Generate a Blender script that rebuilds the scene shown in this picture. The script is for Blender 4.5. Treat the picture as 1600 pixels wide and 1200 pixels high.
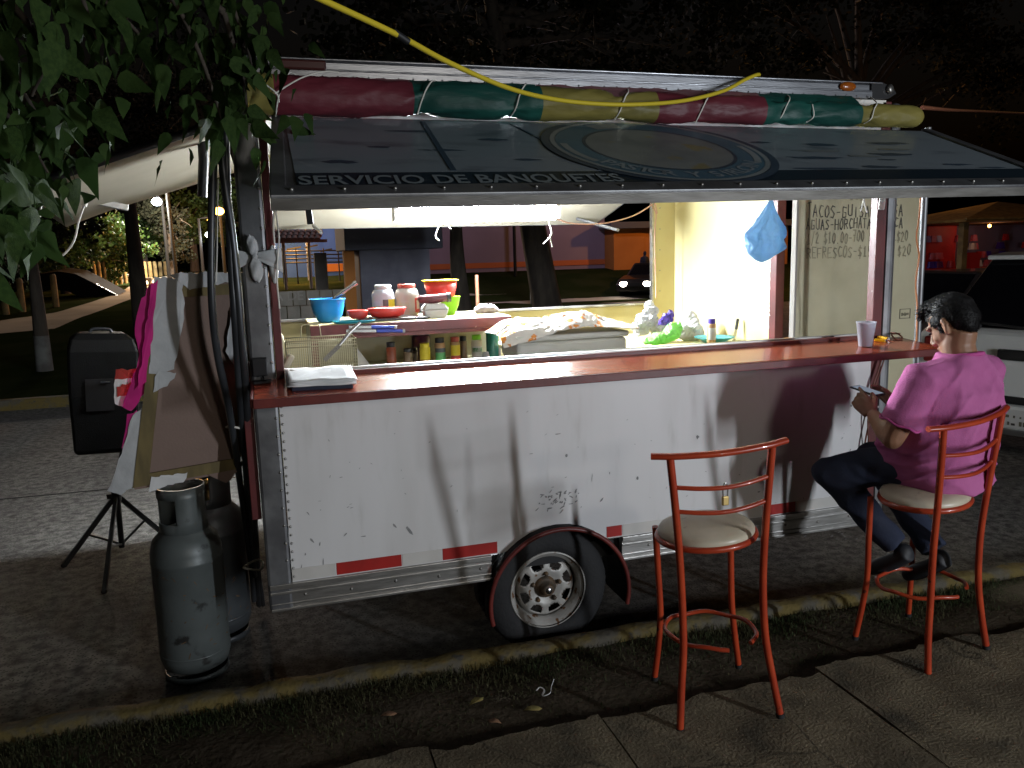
import bpy, bmesh, math, random
from mathutils import Vector as V, Matrix, noise as mnoise
random.seed(11)
for o in list(bpy.data.objects): bpy.data.objects.remove(o)
S = bpy.context.scene
COL = S.collection
R = math.radians
# ------------------------------------------------------------------ camera
CAMP = V((-.0012, -3.2772, 1.84)); FPX = 1240.0
def _basis(yaw, pitch, roll):
    f = V((math.sin(yaw)*math.cos(pitch), math.cos(yaw)*math.cos(pitch), math.sin(pitch)))
    r0 = V((math.cos(yaw), -math.sin(yaw), 0)); u0 = r0.cross(f)
    return f, math.cos(roll)*r0 + math.sin(roll)*u0, -math.sin(roll)*r0 + math.cos(roll)*u0
CF, CR, CU = _basis(.2919, -.1607, -.0279)
cd = bpy.data.cameras.new('camera'); cam = bpy.data.objects.new('camera', cd); COL.objects.link(cam)
cam.matrix_world = Matrix(((CR.x, CU.x, -CF.x, CAMP.x), (CR.y, CU.y, -CF.y, CAMP.y), (CR.z, CU.z, -CF.z, CAMP.z), (0, 0, 0, 1)))
cd.sensor_width = 36; cd.sensor_fit = 'HORIZONTAL'; cd.lens = 36*FPX/1600; cd.clip_start = .02; cd.clip_end = 2000
S.camera = cam
# ------------------------------------------------------------------ world: night sky
W = bpy.data.worlds.new('World'); S.world = W; W.use_nodes = True
nt = W.node_tree; nt.nodes.clear()
sky = nt.nodes.new('ShaderNodeTexSky'); sky.sky_type = 'NISHITA'; sky.sun_disc = False
sky.sun_elevation = R(-2.0); sky.sun_rotation = R(200); sky.dust_density = 3
bg = nt.nodes.new('ShaderNodeBackground'); bg.inputs[1].default_value = .02
out = nt.nodes.new('ShaderNodeOutputWorld')
nt.links.new(sky.outputs[0], bg.inputs[0]); nt.links.new(bg.outputs[0], out.inputs[0])
S.view_settings.view_transform = 'Standard'; S.view_settings.look = 'None'
S.view_settings.exposure = 0; S.view_settings.gamma = 1; S.view_settings.use_curve_mapping = False
S.render.engine = 'CYCLES'
S.cycles.use_denoising = True; S.cycles.max_bounces = 6; S.cycles.diffuse_bounces = 4; S.cycles.transparent_max_bounces = 12
S.cycles.caustics_reflective = False; S.cycles.caustics_refractive = False; S.cycles.sample_clamp_indirect = 4
LAMP_STREET = 215; LAMP_STREET_COL = (.86, .92, 1.0); TUBE = 720

# ------------------------------------------------------------------ helpers
def ray(u, v): return CF + CR*((u-800)/FPX) + CU*((600-v)/FPX)
def py(u, v, Y):
    d = ray(u, v); return CAMP + d*((Y-CAMP.y)/d.y)
def pz(u, v, Z):
    d = ray(u, v); return CAMP + d*((Z-CAMP.z)/d.z)
def px(u, v, X):
    d = ray(u, v); return CAMP + d*((X-CAMP.x)/d.x)
def sst(a, b, x):
    t = max(0, min(1, (x-a)/(b-a))); return t*t*(3-2*t)
def gz(x, y):
    if y < 8.6: return 0
    left = .1 + max(0, .03*(y-9.5))
    right = sst(24, 30, y)*1.15
    w = sst(3.0, 5.5, x)
    return left*(1-w) + right*w
def pg(u, v, lo=9, hi=200):
    """the point of the far ground seen at a pixel"""
    d = ray(u, v); p = None
    for i in range(400):
        Y = lo*(hi/lo)**(i/400); p = CAMP + d*((Y-CAMP.y)/d.y)
        if p.z <= gz(p.x, p.y): return V((p.x, p.y, gz(p.x, p.y)))
    return V((p.x, p.y, gz(p.x, p.y)))
ORG = {}
def tag(o, label=None, cat=None, group=None, kind=None):
    if label: o['label'] = label
    if cat: o['category'] = cat
    if group: o['group'] = group
    if kind: o['kind'] = kind
    return o
def thing(name, label, cat, loc=(0, 0, 0), group=None):
    o = bpy.data.objects.new(name, None); COL.objects.link(o); o.location = loc; o.empty_display_size = .1
    ORG[o.name] = V(loc); return tag(o, label, cat, group)
def link(name, me, parent=None, org=None):
    o = bpy.data.objects.new(name, me); COL.objects.link(o)
    if parent is not None:
        o.parent = parent; ORG[o.name] = ORG[parent.name]
    else:
        o.location = org if org is not None else (0, 0, 0); ORG[o.name] = V(o.location)
    return o
def copy_tree(o, parent=None):
    c = o.copy(); COL.objects.link(c)
    if parent is not None: c.parent = parent
    ORG[c.name] = ORG[o.name]
    for ch in list(o.children): copy_tree(ch, c)
    return c
class MB:
    def __init__(s): s.v = []; s.f = []; s.sm = []; s.mi = []
    def add(s, vs, fs, smooth=False, mi=0):
        n = len(s.v); s.v += [V(p) for p in vs]
        for f in fs: s.f.append([n+i for i in f]); s.sm.append(smooth); s.mi.append(mi)
        return s
    def box(s, x0, x1, y0, y1, z0, z1, mi=0):
        if x0 > x1: x0, x1 = x1, x0
        if y0 > y1: y0, y1 = y1, y0
        if z0 > z1: z0, z1 = z1, z0
        return s.add([(x0,y0,z0),(x1,y0,z0),(x1,y1,z0),(x0,y1,z0),(x0,y0,z1),(x1,y0,z1),(x1,y1,z1),(x0,y1,z1)],
              [(0,3,2,1),(4,5,6,7),(0,1,5,4),(1,2,6,5),(2,3,7,6),(3,0,4,7)], False, mi)
    def hexa(s, b, t, mi=0):   # 4 bottom points ccw, 4 top points
        return s.add(list(b)+list(t), [(0,3,2,1),(4,5,6,7),(0,1,5,4),(1,2,6,5),(2,3,7,6),(3,0,4,7)], False, mi)
    def bar(s, a, b, w, h, up=(0,0,1), mi=0):
        a = V(a); b = V(b); d = (b-a).normalized(); x = d.cross(V(up))
        if x.length < 1e-4: x = d.cross(V((1,0,0)))
        x.normalize(); u = x.cross(d)
        q = [x*w/2*i+u*h/2*j for i, j in ((-1,-1),(1,-1),(1,1),(-1,1))]
        return s.hexa([a+k for k in q], [b+k for k in q], mi)
    def tube(s, pts, r, n=8, caps=True, mi=0, flat=1.0, closed=False):
        pts = [V(p) for p in pts]; m = len(pts)
        rr = r if isinstance(r, (list, tuple)) else [r]*m
        vs = []; ref = None
        for i, p in enumerate(pts):
            if closed: t = (pts[(i+1) % m]-pts[i-1])
            else: t = (pts[min(i+1, m-1)]-pts[max(i-1, 0)])
            t.normalize()
            if ref is None:
                ref = t.cross(V((0,0,1)))
                if ref.length < .2: ref = t.cross(V((1,0,0)))
            ref = (ref - t*ref.dot(t)).normalized(); b = t.cross(ref)
            for k in range(n):
                a = 2*math.pi*k/n; vs.append(p+ref*(math.cos(a)*rr[i])+b*(math.sin(a)*rr[i]*flat))
        fs = [(i*n+k, i*n+(k+1) % n, (i+1)*n+(k+1) % n, (i+1)*n+k) for i in range(m-1) for k in range(n)]
        if closed: fs += [((m-1)*n+k, (m-1)*n+(k+1) % n, (k+1) % n, k) for k in range(n)]
        s.add(vs, fs, True, mi)
        if caps and not closed: s.add(vs[:n], [tuple(range(n))[::-1]], False, mi); s.add(vs[-n:], [tuple(range(n))], False, mi)
        return s
    def lathe(s, prof, c, n=24, mi=0, axis=None, caps=True, sx=1, sy=1):
        c = V(c); M = Matrix.Identity(3)
        if axis is not None: M = V((0,0,1)).rotation_difference(V(axis)).to_matrix()
        vs = []
        for r, z in prof:
            for k in range(n):
                a = 2*math.pi*k/n; vs.append(c + M @ V((r*math.cos(a)*sx, r*math.sin(a)*sy, z)))
        fs = [(i*n+k, i*n+(k+1) % n, (i+1)*n+(k+1) % n, (i+1)*n+k) for i in range(len(prof)-1) for k in range(n)]
        s.add(vs, fs, True, mi)
        if caps:
            if prof[0][0] > 1e-4: s.add(vs[:n], [tuple(range(n))[::-1]], False, mi)
            if prof[-1][0] > 1e-4: s.add(vs[-n:], [tuple(range(n))], False, mi)
        return s
    def ball(s, c, rx, ry=None, rz=None, n=10, m=7, mi=0, rot=None):
        ry = rx if ry is None else ry; rz = rx if rz is None else rz; c = V(c); vs = []
        for i in range(m+1):
            t = math.pi*i/m
            for k in range(n):
                a = 2*math.pi*k/n; p = V((rx*math.sin(t)*math.cos(a), ry*math.sin(t)*math.sin(a), -rz*math.cos(t)))
                vs.append(c+(rot @ p if rot else p))
        s.add(vs, [(i*n+k, i*n+(k+1) % n, (i+1)*n+(k+1) % n, (i+1)*n+k) for i in range(m) for k in range(n)], True, mi); return s
    def prism(s, poly, fn, d0, d1, mi=0):   # fn(x,y,d) -> point
        n = len(poly)
        a = [V(fn(x, y, d0)) for x, y in poly]; b = [V(fn(x, y, d1)) for x, y in poly]
        s.add(a, [tuple(range(n))[::-1]], False, mi); s.add(b, [tuple(range(n))], False, mi)
        s.add(a+b, [(i, (i+1) % n, n+(i+1) % n, n+i) for i in range(n)], False, mi); return s
    def grid(s, fn, nu, nv, mi=0, smooth=True):
        vs = [V(fn(i/nu, j/nv)) for j in range(nv+1) for i in range(nu+1)]
        return s.add(vs, [(j*(nu+1)+i, j*(nu+1)+i+1, (j+1)*(nu+1)+i+1, (j+1)*(nu+1)+i) for j in range(nv) for i in range(nu)], smooth, mi)
    def mesh(s, name, mats, org=V((0,0,0)), weld=False):
        me = bpy.data.meshes.new(name); me.from_pydata([tuple(p-org) for p in s.v], [], s.f)
        for m in (mats if isinstance(mats, (list, tuple)) else [mats]): me.materials.append(m)
        me.polygons.foreach_set('use_smooth', s.sm); me.polygons.foreach_set('material_index', s.mi)
        bm = bmesh.new(); bm.from_mesh(me)
        if weld: bmesh.ops.remove_doubles(bm, verts=bm.verts, dist=1e-5)
        bmesh.ops.recalc_face_normals(bm, faces=bm.faces)
        bm.to_mesh(me); bm.free(); me.update(); return me
    def build(s, name, mats, parent=None, org=None, bevel=0, label=None, cat=None, group=None, kind=None, solid=0, weld=False, sub=0):
        o_ = ORG[parent.name] if parent is not None else (V(org) if org is not None else V((0,0,0)))
        o = link(name, s.mesh(name, mats, o_, weld), parent, o_)
        if solid:
            m = o.modifiers.new('thickness', 'SOLIDIFY'); m.thickness = solid; m.offset = 0
        if bevel:
            m = o.modifiers.new('bevel', 'BEVEL'); m.width = bevel; m.segments = 2; m.limit_method = 'ANGLE'; m.angle_limit = R(40)
        if sub:
            m = o.modifiers.new('sub', 'SUBSURF'); m.levels = sub; m.render_levels = sub
        return tag(o, label, cat, group, kind)
def bez(pts, n=8):
    """Catmull-Rom through points"""
    pts = [V(p) for p in pts]; q = [pts[0]*2-pts[1]]+pts+[pts[-1]*2-pts[-2]]; o = []
    for i in range(1, len(q)-2):
        for k in range(n):
            t = k/n; a, b, c, d = q[i-1], q[i], q[i+1], q[i+2]
            o.append(.5*((2*b)+(c-a)*t+(2*a-5*b+4*c-d)*t*t+(3*b-a-3*c+d)*t**3))
    o.append(pts[-1]); return o
def centre(mb):
    x = [p.x for p in mb.v]; y = [p.y for p in mb.v]; z = [p.z for p in mb.v]
    return V(((min(x)+max(x))/2, (min(y)+max(y))/2, min(z)))
# ------------------------------------------------------------------ materials
def lk(t, a, b): t.links.new(a, b)
def mat(name, col, rough=.55, metal=0, col2=None, scale=6, lo=.35, hi=.65, bump=0, bscale=60, detail=6, emit=None, es=0, trans=0, alpha=1, coat=0, sss=0, stretch=None, spec=.5, col3=None, s3=30, lo3=.6, hi3=.7, ior=1.45, translucent=0):
    m = bpy.data.materials.new(name); m.use_nodes = True; t = m.node_tree; N = t.nodes
    b = N['Principled BSDF']; c4 = lambda c: (*c, 1)
    b.inputs['Base Color'].default_value = c4(col); b.inputs['Roughness'].default_value = rough; b.inputs['Metallic'].default_value = metal
    b.inputs['Specular IOR Level'].default_value = spec; b.inputs['IOR'].default_value = ior
    b.inputs['Transmission Weight'].default_value = trans; b.inputs['Alpha'].default_value = alpha; b.inputs['Coat Weight'].default_value = coat
    if sss: b.inputs['Subsurface Weight'].default_value = sss; b.inputs['Subsurface Radius'].default_value = (.02, .008, .004)
    if emit: b.inputs['Emission Color'].default_value = c4(emit); b.inputs['Emission Strength'].default_value = es
    if col2 or bump or col3:
        tc = N.new('ShaderNodeTexCoord'); vec = tc.outputs['Object']
        if stretch:
            mp = N.new('ShaderNodeMapping'); mp.inputs['Scale'].default_value = stretch; lk(t, vec, mp.inputs[0]); vec = mp.outputs[0]
    cur = None
    def layer(prev, c, sc, l, h):
        nz = N.new('ShaderNodeTexNoise'); nz.inputs['Scale'].default_value = sc; nz.inputs['Detail'].default_value = detail; lk(t, vec, nz.inputs['Vector'])
        mr = N.new('ShaderNodeMapRange'); mr.inputs[1].default_value = l; mr.inputs[2].default_value = h; mr.interpolation_type = 'SMOOTHSTEP'; lk(t, nz.outputs[0], mr.inputs[0])
        mx = N.new('ShaderNodeMix'); mx.data_type = 'RGBA'; lk(t, mr.outputs[0], mx.inputs[0])
        if prev is None: mx.inputs[6].default_value = c4(col)
        else: lk(t, prev, mx.inputs[6])
        mx.inputs[7].default_value = c4(c); return mx.outputs[2]
    if col2: cur = layer(cur, col2, scale, lo, hi)
    if col3: cur = layer(cur, col3, s3, lo3, hi3)
    if cur is not None: lk(t, cur, b.inputs['Base Color'])
    if bump:
        nz = N.new('ShaderNodeTexNoise'); nz.inputs['Scale'].default_value = bscale; nz.inputs['Detail'].default_value = 5; lk(t, vec, nz.inputs['Vector'])
        bp = N.new('ShaderNodeBump'); bp.inputs['Strength'].default_value = bump; bp.inputs['Distance'].default_value = .01
        lk(t, nz.outputs[0], bp.inputs['Height']); lk(t, bp.outputs[0], b.inputs['Normal'])
    if translucent:
        tr = N.new('ShaderNodeBsdfTranslucent'); tr.inputs[0].default_value = c4(col)
        ms = N.new('ShaderNodeMixShader'); ms.inputs[0].default_value = translucent
        lk(t, b.outputs[0], ms.inputs[1]); lk(t, tr.outputs[0], ms.inputs[2]); lk(t, ms.outputs[0], N['Material Output'].inputs[0])
    return m
def road_mat():
    m = mat('road_aggregate', (.17,.16,.148), .9, col2=(.24,.228,.205), scale=1.2, bump=.6, bscale=70, spec=.12)
    t = m.node_tree; N = t.nodes; b = N['Principled BSDF']; src = b.inputs['Base Color'].links[0].from_socket
    tc = N.new('ShaderNodeTexCoord'); vo = N.new('ShaderNodeTexVoronoi'); vo.inputs['Scale'].default_value = 62; lk(t, tc.outputs['Object'], vo.inputs['Vector'])
    mr = N.new('ShaderNodeMapRange'); mr.inputs[1].default_value = .22; mr.inputs[2].default_value = .40; lk(t, vo.outputs['Distance'], mr.inputs[0])
    nz = N.new('ShaderNodeTexNoise'); nz.inputs['Scale'].default_value = 16; lk(t, tc.outputs['Object'], nz.inputs['Vector'])
    m2 = N.new('ShaderNodeMapRange'); m2.inputs[1].default_value = .30; m2.inputs[2].default_value = .62; lk(t, nz.outputs[0], m2.inputs[0])
    mu = N.new('ShaderNodeMath'); mu.operation = 'MULTIPLY'; lk(t, mr.outputs[0], mu.inputs[0]); lk(t, m2.outputs[0], mu.inputs[1])
    mx = N.new('ShaderNodeMix'); mx.data_type = 'RGBA'; mx.inputs[6].default_value = (.075,.07,.064,1); lk(t, src, mx.inputs[7]); lk(t, mu.outputs[0], mx.inputs[0])
    lk(t, mx.outputs[2], b.inputs['Base Color']); return m
def crack_mat():
    m = mat('pavement_concrete', (.105,.086,.058), .9, col2=(.205,.17,.112), scale=4.5, lo=.3, hi=.75, detail=14, bump=.8, bscale=90, col3=(.055,.05,.038), s3=5, lo3=.5, hi3=.75, spec=.12)
    t = m.node_tree; N = t.nodes; b = N['Principled BSDF']; src = b.inputs['Base Color'].links[0].from_socket
    tc = N.new('ShaderNodeTexCoord'); nz = N.new('ShaderNodeTexNoise'); nz.inputs['Scale'].default_value = 3; nz.inputs['Detail'].default_value = 8; lk(t, tc.outputs['Object'], nz.inputs['Vector'])
    mxv = N.new('ShaderNodeMix'); mxv.data_type = 'RGBA'; mxv.inputs[0].default_value = .22; lk(t, tc.outputs['Object'], mxv.inputs[6]); lk(t, nz.outputs['Color'], mxv.inputs[7])
    vo = N.new('ShaderNodeTexVoronoi'); vo.feature = 'DISTANCE_TO_EDGE'; vo.inputs['Scale'].default_value = 1.1; lk(t, mxv.outputs[2], vo.inputs['Vector'])
    mr = N.new('ShaderNodeMapRange'); mr.inputs[1].default_value = 0; mr.inputs[2].default_value = .007; lk(t, vo.outputs['Distance'], mr.inputs[0])
    mx = N.new('ShaderNodeMix'); mx.data_type = 'RGBA'; mx.inputs[6].default_value = (.07,.06,.042,1); lk(t, src, mx.inputs[7]); lk(t, mr.outputs[0], mx.inputs[0])
    lk(t, mx.outputs[2], b.inputs['Base Color']); return m
M = {}
def mk(key, *a, **k): M[key] = mat(key, *a, **k)
M['road'] = road_mat(); M['pave'] = crack_mat()
mk('kerb', (.125,.092,.026), .9, col2=(.09,.08,.06), scale=7, lo=.45, hi=.62, bump=.8, bscale=40, col3=(.06,.055,.045), s3=18, lo3=.58, hi3=.7)
mk('dirt', (.045,.035,.024), 1, spec=.05, col2=(.075,.06,.042), scale=5, bump=1, bscale=40)
mk('grass', (.026,.040,.014), .85, col2=(.055,.052,.024), scale=3.5, col3=(.10,.085,.045), s3=60, lo3=.58, hi3=.66, spec=.2)
mk('lawn', (.016,.024,.008), 1, spec=0, col2=(.026,.032,.013), scale=.8, bump=1, bscale=30)
mk('white_panel', (.70,.69,.68), .42, col2=(.60,.585,.565), scale=1.6, lo=.4, hi=.8, bump=.04, bscale=6, col3=(.50,.485,.455), s3=5, lo3=.56, hi3=.85, stretch=(2.2,1,.45))
mk('alu', (.52,.51,.49), .38, 1, col2=(.38,.37,.35), scale=7, bump=.08, bscale=50, stretch=(1,6,6))
mk('alu_dark', (.23,.235,.24), .45, .7, col2=(.13,.13,.135), scale=5, bump=.08, bscale=30)
mk('alu_roof', (.34,.35,.37), .33, 1, col2=(.26,.265,.28), scale=4, bump=.05, bscale=30, stretch=(1,8,8))
mk('burgundy', (.13,.025,.025), .45, col2=(.09,.02,.02), scale=6, bump=.1, bscale=40, col3=(.40,.30,.26), s3=22, lo3=.70, hi3=.74)
mk('counter_red', (.37,.070,.030), .24, col2=(.29,.048,.024), scale=3.5, bump=.06, bscale=18, col3=(.42,.20,.14), s3=30, lo3=.69, hi3=.75, coat=.25)
mk('counter_edge', (.15,.024,.018), .42, col2=(.11,.018,.015), scale=9, bump=.1, bscale=30)
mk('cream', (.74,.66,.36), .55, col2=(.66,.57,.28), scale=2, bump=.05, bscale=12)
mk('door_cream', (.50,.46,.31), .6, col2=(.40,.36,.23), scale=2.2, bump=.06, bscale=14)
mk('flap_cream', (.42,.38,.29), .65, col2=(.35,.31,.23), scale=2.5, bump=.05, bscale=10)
mk('ink', (.045,.042,.04), .7, col2=(.15,.14,.10), scale=14)
mk('ink_faded', (.17,.155,.105), .7, col2=(.32,.29,.19), scale=9)
mk('print', (.19,.225,.25), .38, col2=(.145,.17,.19), scale=3.2, lo=.5, hi=.72, stretch=(1,2.6,2.6), detail=8, col3=(.10,.12,.14), s3=2.6, lo3=.56, hi3=.70, coat=.1)
mk('print_band', (.012,.022,.032), .4)
mk('print_blue', (.045,.10,.14), .4, col2=(.06,.13,.17), scale=4)
mk('print_navy', (.035,.055,.08), .4)
mk('print_pale', (.22,.25,.25), .4, col2=(.17,.19,.19), scale=5)
mk('print_food', (.175,.195,.19), .4, col2=(.125,.145,.15), scale=5, col3=(.19,.17,.09), s3=7, lo3=.62, hi3=.7)
mk('print_text', (.19,.225,.24), .4)
for k, c, c2 in (('red',(.15,.026,.038),(.10,.018,.026)), ('green',(.012,.085,.066),(.008,.052,.042)), ('yellow',(.23,.195,.05),(.15,.13,.035)), ('pink',(.24,.11,.12),(.18,.08,.09))):
    mk('tarp_'+k, c, .48, spec=.35, col2=c2, scale=6, bump=.7, bscale=14, stretch=(.5,1.4,1.4))
mk('string', (.75,.73,.66), .8)
mk('yellow_cable', (.60,.47,.03), .45)
mk('tyre', (.018,.018,.019), .8, bump=.3, bscale=60)
mk('rim', (.46,.45,.42), .42, .1, col2=(.36,.34,.31), scale=9, col3=(.16,.075,.03), s3=26, lo3=.60, hi3=.66)
mk('hub', (.10,.08,.06), .6, .4, col2=(.2,.12,.06), scale=20)
mk('black', (.012,.012,.013), .55)
mk('black_metal', (.012,.012,.013), .45, .2)
mk('speaker', (.002,.002,.0022), .6, spec=.2, bump=.2, bscale=200)
mk('hose', (.020,.022,.025), .33, col2=(.035,.038,.042), scale=5)
mk('pole_metal', (.10,.105,.115), .38, .8, col2=(.06,.062,.066), scale=6)
mk('hardboard', (.235,.165,.135), .8, col2=(.20,.14,.115), scale=3, bump=.12, bscale=90)
mk('frame_wood', (.19,.145,.06), .75, col2=(.13,.10,.045), scale=8, stretch=(3,3,.4))
mk('paper', (.74,.74,.73), .8, col2=(.62,.62,.61), scale=5, bump=.4, bscale=9)
mk('paper_torn', (.52,.53,.53), .85, col2=(.42,.43,.43), scale=7, bump=.5, bscale=14)
mk('magenta', (.62,.02,.22), .6, col2=(.45,.015,.16), scale=8)
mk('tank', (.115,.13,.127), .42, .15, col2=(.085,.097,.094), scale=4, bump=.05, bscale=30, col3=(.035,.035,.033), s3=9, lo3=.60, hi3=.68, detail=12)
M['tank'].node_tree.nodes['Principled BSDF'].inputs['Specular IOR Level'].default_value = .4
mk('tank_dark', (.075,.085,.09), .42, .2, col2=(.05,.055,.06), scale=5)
mk('stool_red', (.43,.055,.018), .30, col2=(.34,.038,.014), scale=8, coat=.35, col3=(.10,.02,.012), s3=24, lo3=.66, hi3=.72)
mk('seat_cream', (.56,.50,.38), .36, col2=(.48,.42,.31), scale=7, bump=.08, bscale=20, col3=(.30,.25,.18), s3=16, lo3=.68, hi3=.75)
mk('rubber', (.012,.012,.012), .8)
mk('brass', (.55,.40,.16), .35, 1)
mk('steel', (.60,.60,.60), .25, 1)
mk('steel_worn', (.42,.41,.38), .4, .9, col2=(.3,.29,.27), scale=12)
mk('wire_gold', (.46,.42,.28), .42, .8)
mk('skin', (.30,.155,.088), .5, col2=(.25,.125,.07), scale=12, sss=.12, bump=.06, bscale=120)
mk('hair', (.0045,.004,.004), .62, col2=(.008,.007,.007), scale=40, stretch=(1,1,.4), spec=.25)
mk('shirt', (.45,.13,.30), .95, spec=.2, col2=(.39,.105,.255), scale=10, bump=.25, bscale=220)
mk('shirt_hem', (.45,.07,.25), .85)
mk('jeans', (.012,.016,.034), .85, col2=(.017,.024,.05), scale=5, bump=.25, bscale=220)
mk('belt', (.03,.028,.03), .5)
mk('shoe', (.016,.017,.020), .6)
mk('eye', (.02,.015,.012), .2)
mk('phone', (.02,.02,.022), .2)
mk('ramp_dark', (.006,.006,.007), .9, spec=.1)
mk('pole_dull', (.010,.010,.010), .9, spec=.05)
mk('tape_red', (.42,.022,.018), .4, col2=(.34,.02,.016), scale=9)
mk('tape_white', (.62,.60,.56), .4, col2=(.55,.53,.49), scale=6)
mk('scuff', (.20,.20,.20), .7, col2=(.30,.30,.29), scale=30)
mk('amber', (.36,.09,.008), .25, trans=.2, spec=.7)
mk('marker_dark', (.05,.012,.010), .3)
mk('bag_blue', (.38,.62,.86), .35, translucent=.6, bump=.35, bscale=16)
mk('bag_white', (.75,.75,.76), .4, translucent=.3, bump=.3, bscale=16)
mk('bag_green', (.32,.74,.20), .4, translucent=.3, bump=.3, bscale=14)
mk('bag_purple', (.07,.035,.32), .35, bump=.3, bscale=18)
mk('cloth', (.80,.76,.70), .9, col2=(.74,.70,.65), scale=6, col3=(.55,.19,.03), s3=13, lo3=.56, hi3=.60, bump=.5, bscale=26)
mk('cloth_dark', (.10,.10,.10), .9)
mk('cooler', (.76,.75,.68), .5, col2=(.68,.66,.58), scale=3)
mk('plastic_blue', (.02,.24,.62), .32); mk('plastic_red', (.55,.04,.03), .32); mk('plastic_green', (.28,.66,.03), .32)
mk('plastic_yellow', (.75,.50,.02), .35); mk('plastic_teal', (.02,.26,.32), .3, alpha=1); mk('plastic_tray', (.42,.02,.03), .3)
mk('jar_clear', (.72,.73,.78), .25, translucent=.35); mk('jar_cream', (.80,.74,.60), .35); mk('jar_full', (.82,.79,.70), .4)
mk('label_yellow', (.78,.62,.04), .5); mk('label_dark', (.05,.055,.06), .5); mk('label_green', (.10,.36,.12), .5); mk('label_white', (.75,.75,.72), .5); mk('label_red', (.45,.05,.04), .5)
mk('foam', (.80,.79,.76), .7); mk('sausage', (.13,.03,.035), .35, col2=(.09,.02,.025), scale=20)
mk('glass_dark', (.03,.02,.02), .15, spec=.6); mk('spice_red', (.22,.05,.02), .35); mk('spice_brown', (.14,.09,.05), .35); mk('spice_tan', (.42,.25,.12), .4)
mk('berry', (.055,.008,.02), .3); mk('lid_green', (.22,.62,.03), .4); mk('lid_red', (.32,.05,.03), .4); mk('lid_purple', (.05,.03,.25), .35)
mk('knife_blue', (.03,.06,.36), .35); mk('teal_plate', (.10,.48,.55), .3); mk('green_glass', (.02,.14,.12), .15)
mk('frost_cup', (.72,.74,.80), .4, translucent=.55); mk('water', (.55,.57,.62), .2, translucent=.4)
mk('lighter', (.80,.42,.01), .3); mk('folder', (.02,.025,.045), .45)
mk('wire_pink', (.62,.36,.28), .5); mk('wire_white', (.8,.79,.74), .5); mk('wire_brown', (.16,.05,.03), .5)
mk('leaf', (.019,.040,.010), .75, col2=(.034,.062,.015), scale=9, translucent=.15, spec=.12, bump=.3, bscale=40)
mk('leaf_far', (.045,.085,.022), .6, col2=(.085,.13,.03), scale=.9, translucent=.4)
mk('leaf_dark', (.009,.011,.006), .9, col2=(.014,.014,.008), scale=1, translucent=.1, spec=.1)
mk('bark', (.06,.048,.036), .95, col2=(.035,.028,.022), scale=8, bump=1, bscale=20, stretch=(1,1,.25))
mk('lime', (.16,.16,.15), .9, col2=(.08,.075,.07), scale=4, bump=.5, bscale=20)
mk('path', (.46,.41,.33), 1, spec=0, col2=(.34,.31,.25), scale=.5)
mk('stone', (.22,.20,.17), .9, col2=(.15,.14,.12), scale=3, bump=.5, bscale=20)
mk('post_wood', (.30,.22,.09), .9, col2=(.18,.13,.06), scale=4, bump=.4, bscale=20)
mk('wall_purple', (.30,.23,.31), .85, col2=(.26,.20,.27), scale=.5)
mk('wall_orange', (.50,.20,.05), .85, col2=(.42,.16,.04), scale=.6)
mk('band_orange', (.55,.15,.05), .8)
mk('wall_blue', (.04,.12,.50), .85, col2=(.03,.10,.42), scale=.4)
mk('booth', (.17,.17,.21), .85, col2=(.13,.13,.165), scale=3)
mk('booth_roof', (.10,.105,.135), .85)
mk('tile_roof', (.16,.07,.05), .85, col2=(.10,.045,.03), scale=6)
mk('thatch', (.30,.19,.05), .9, col2=(.20,.12,.03), scale=5, bump=.8, bscale=14)
mk('car_white', (.78,.80,.78), .32, col2=(.74,.76,.74), scale=2, coat=.4); mk('car_dark', (.045,.035,.035), .3, coat=.4); mk('car_black', (.012,.012,.014), .28, coat=.4)
mk('car_glass', (.006,.006,.008), .12, spec=.35); mk('plate', (.62,.62,.60), .5); mk('tail', (.20,.01,.01), .3)
mk('goods_pink', (.60,.20,.28), .6, col2=(.65,.10,.12), scale=7); mk('goods_red', (.60,.03,.03), .5)
mk('concrete', (.30,.28,.25), .9, col2=(.22,.2,.18), scale=2, bump=.3, bscale=20)
mk('ceiling', (.74,.72,.66), .6)
def emis(name, col, s):
    m = bpy.data.materials.new(name); m.use_nodes = True; N = m.node_tree.nodes; N.clear()
    e = N.new('ShaderNodeEmission'); e.inputs[0].default_value = (*col, 1); e.inputs[1].default_value = s
    o = N.new('ShaderNodeOutputMaterial'); m.node_tree.links.new(e.outputs[0], o.inputs[0]); M[name] = m
emis('tube_glow', (.86, .93, 1.0), TUBE); emis('lamp_white', (.85, .95, 1.0), 30); emis('lamp_orange', (1.0, .42, .07), 22); emis('headlight', (1.0, .88, .74), 60)
emis('lamp_small', (1.0, .40, .08), 6)
def point(name, loc, power, col, rad, parent=None):
    l = bpy.data.lights.new(name, 'POINT'); l.energy = power; l.color = col; l.shadow_soft_size = rad
    o = bpy.data.objects.new(name, l); COL.objects.link(o)
    if parent is not None: o.parent = parent; o.location = V(loc)-ORG[parent.name]
    else: o.location = loc
    return o

# ================================================================== SETTING
m_ = MB(); m_.box(-160, 200, -120, 240, -.40, -.05); tag(m_.build('ground', M['dirt']), kind='structure')
m_ = MB()
ys = [8.62+ (200-8.62)*(i/70)**1.6 for i in range(71)]; xs = [-110+220*i/110 for i in range(111)]
m_.grid(lambda a, b: (xs[round(a*110)], ys[round(b*70)], gz(xs[round(a*110)], ys[round(b*70)])), 110, 70)
tag(m_.build('park_ground', M['lawn']), kind='structure')
m_ = MB(); m_.box(-80, 90, -.12, 8.5, -.03, 0); tag(m_.build('road', M['road']), kind='structure')
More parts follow.
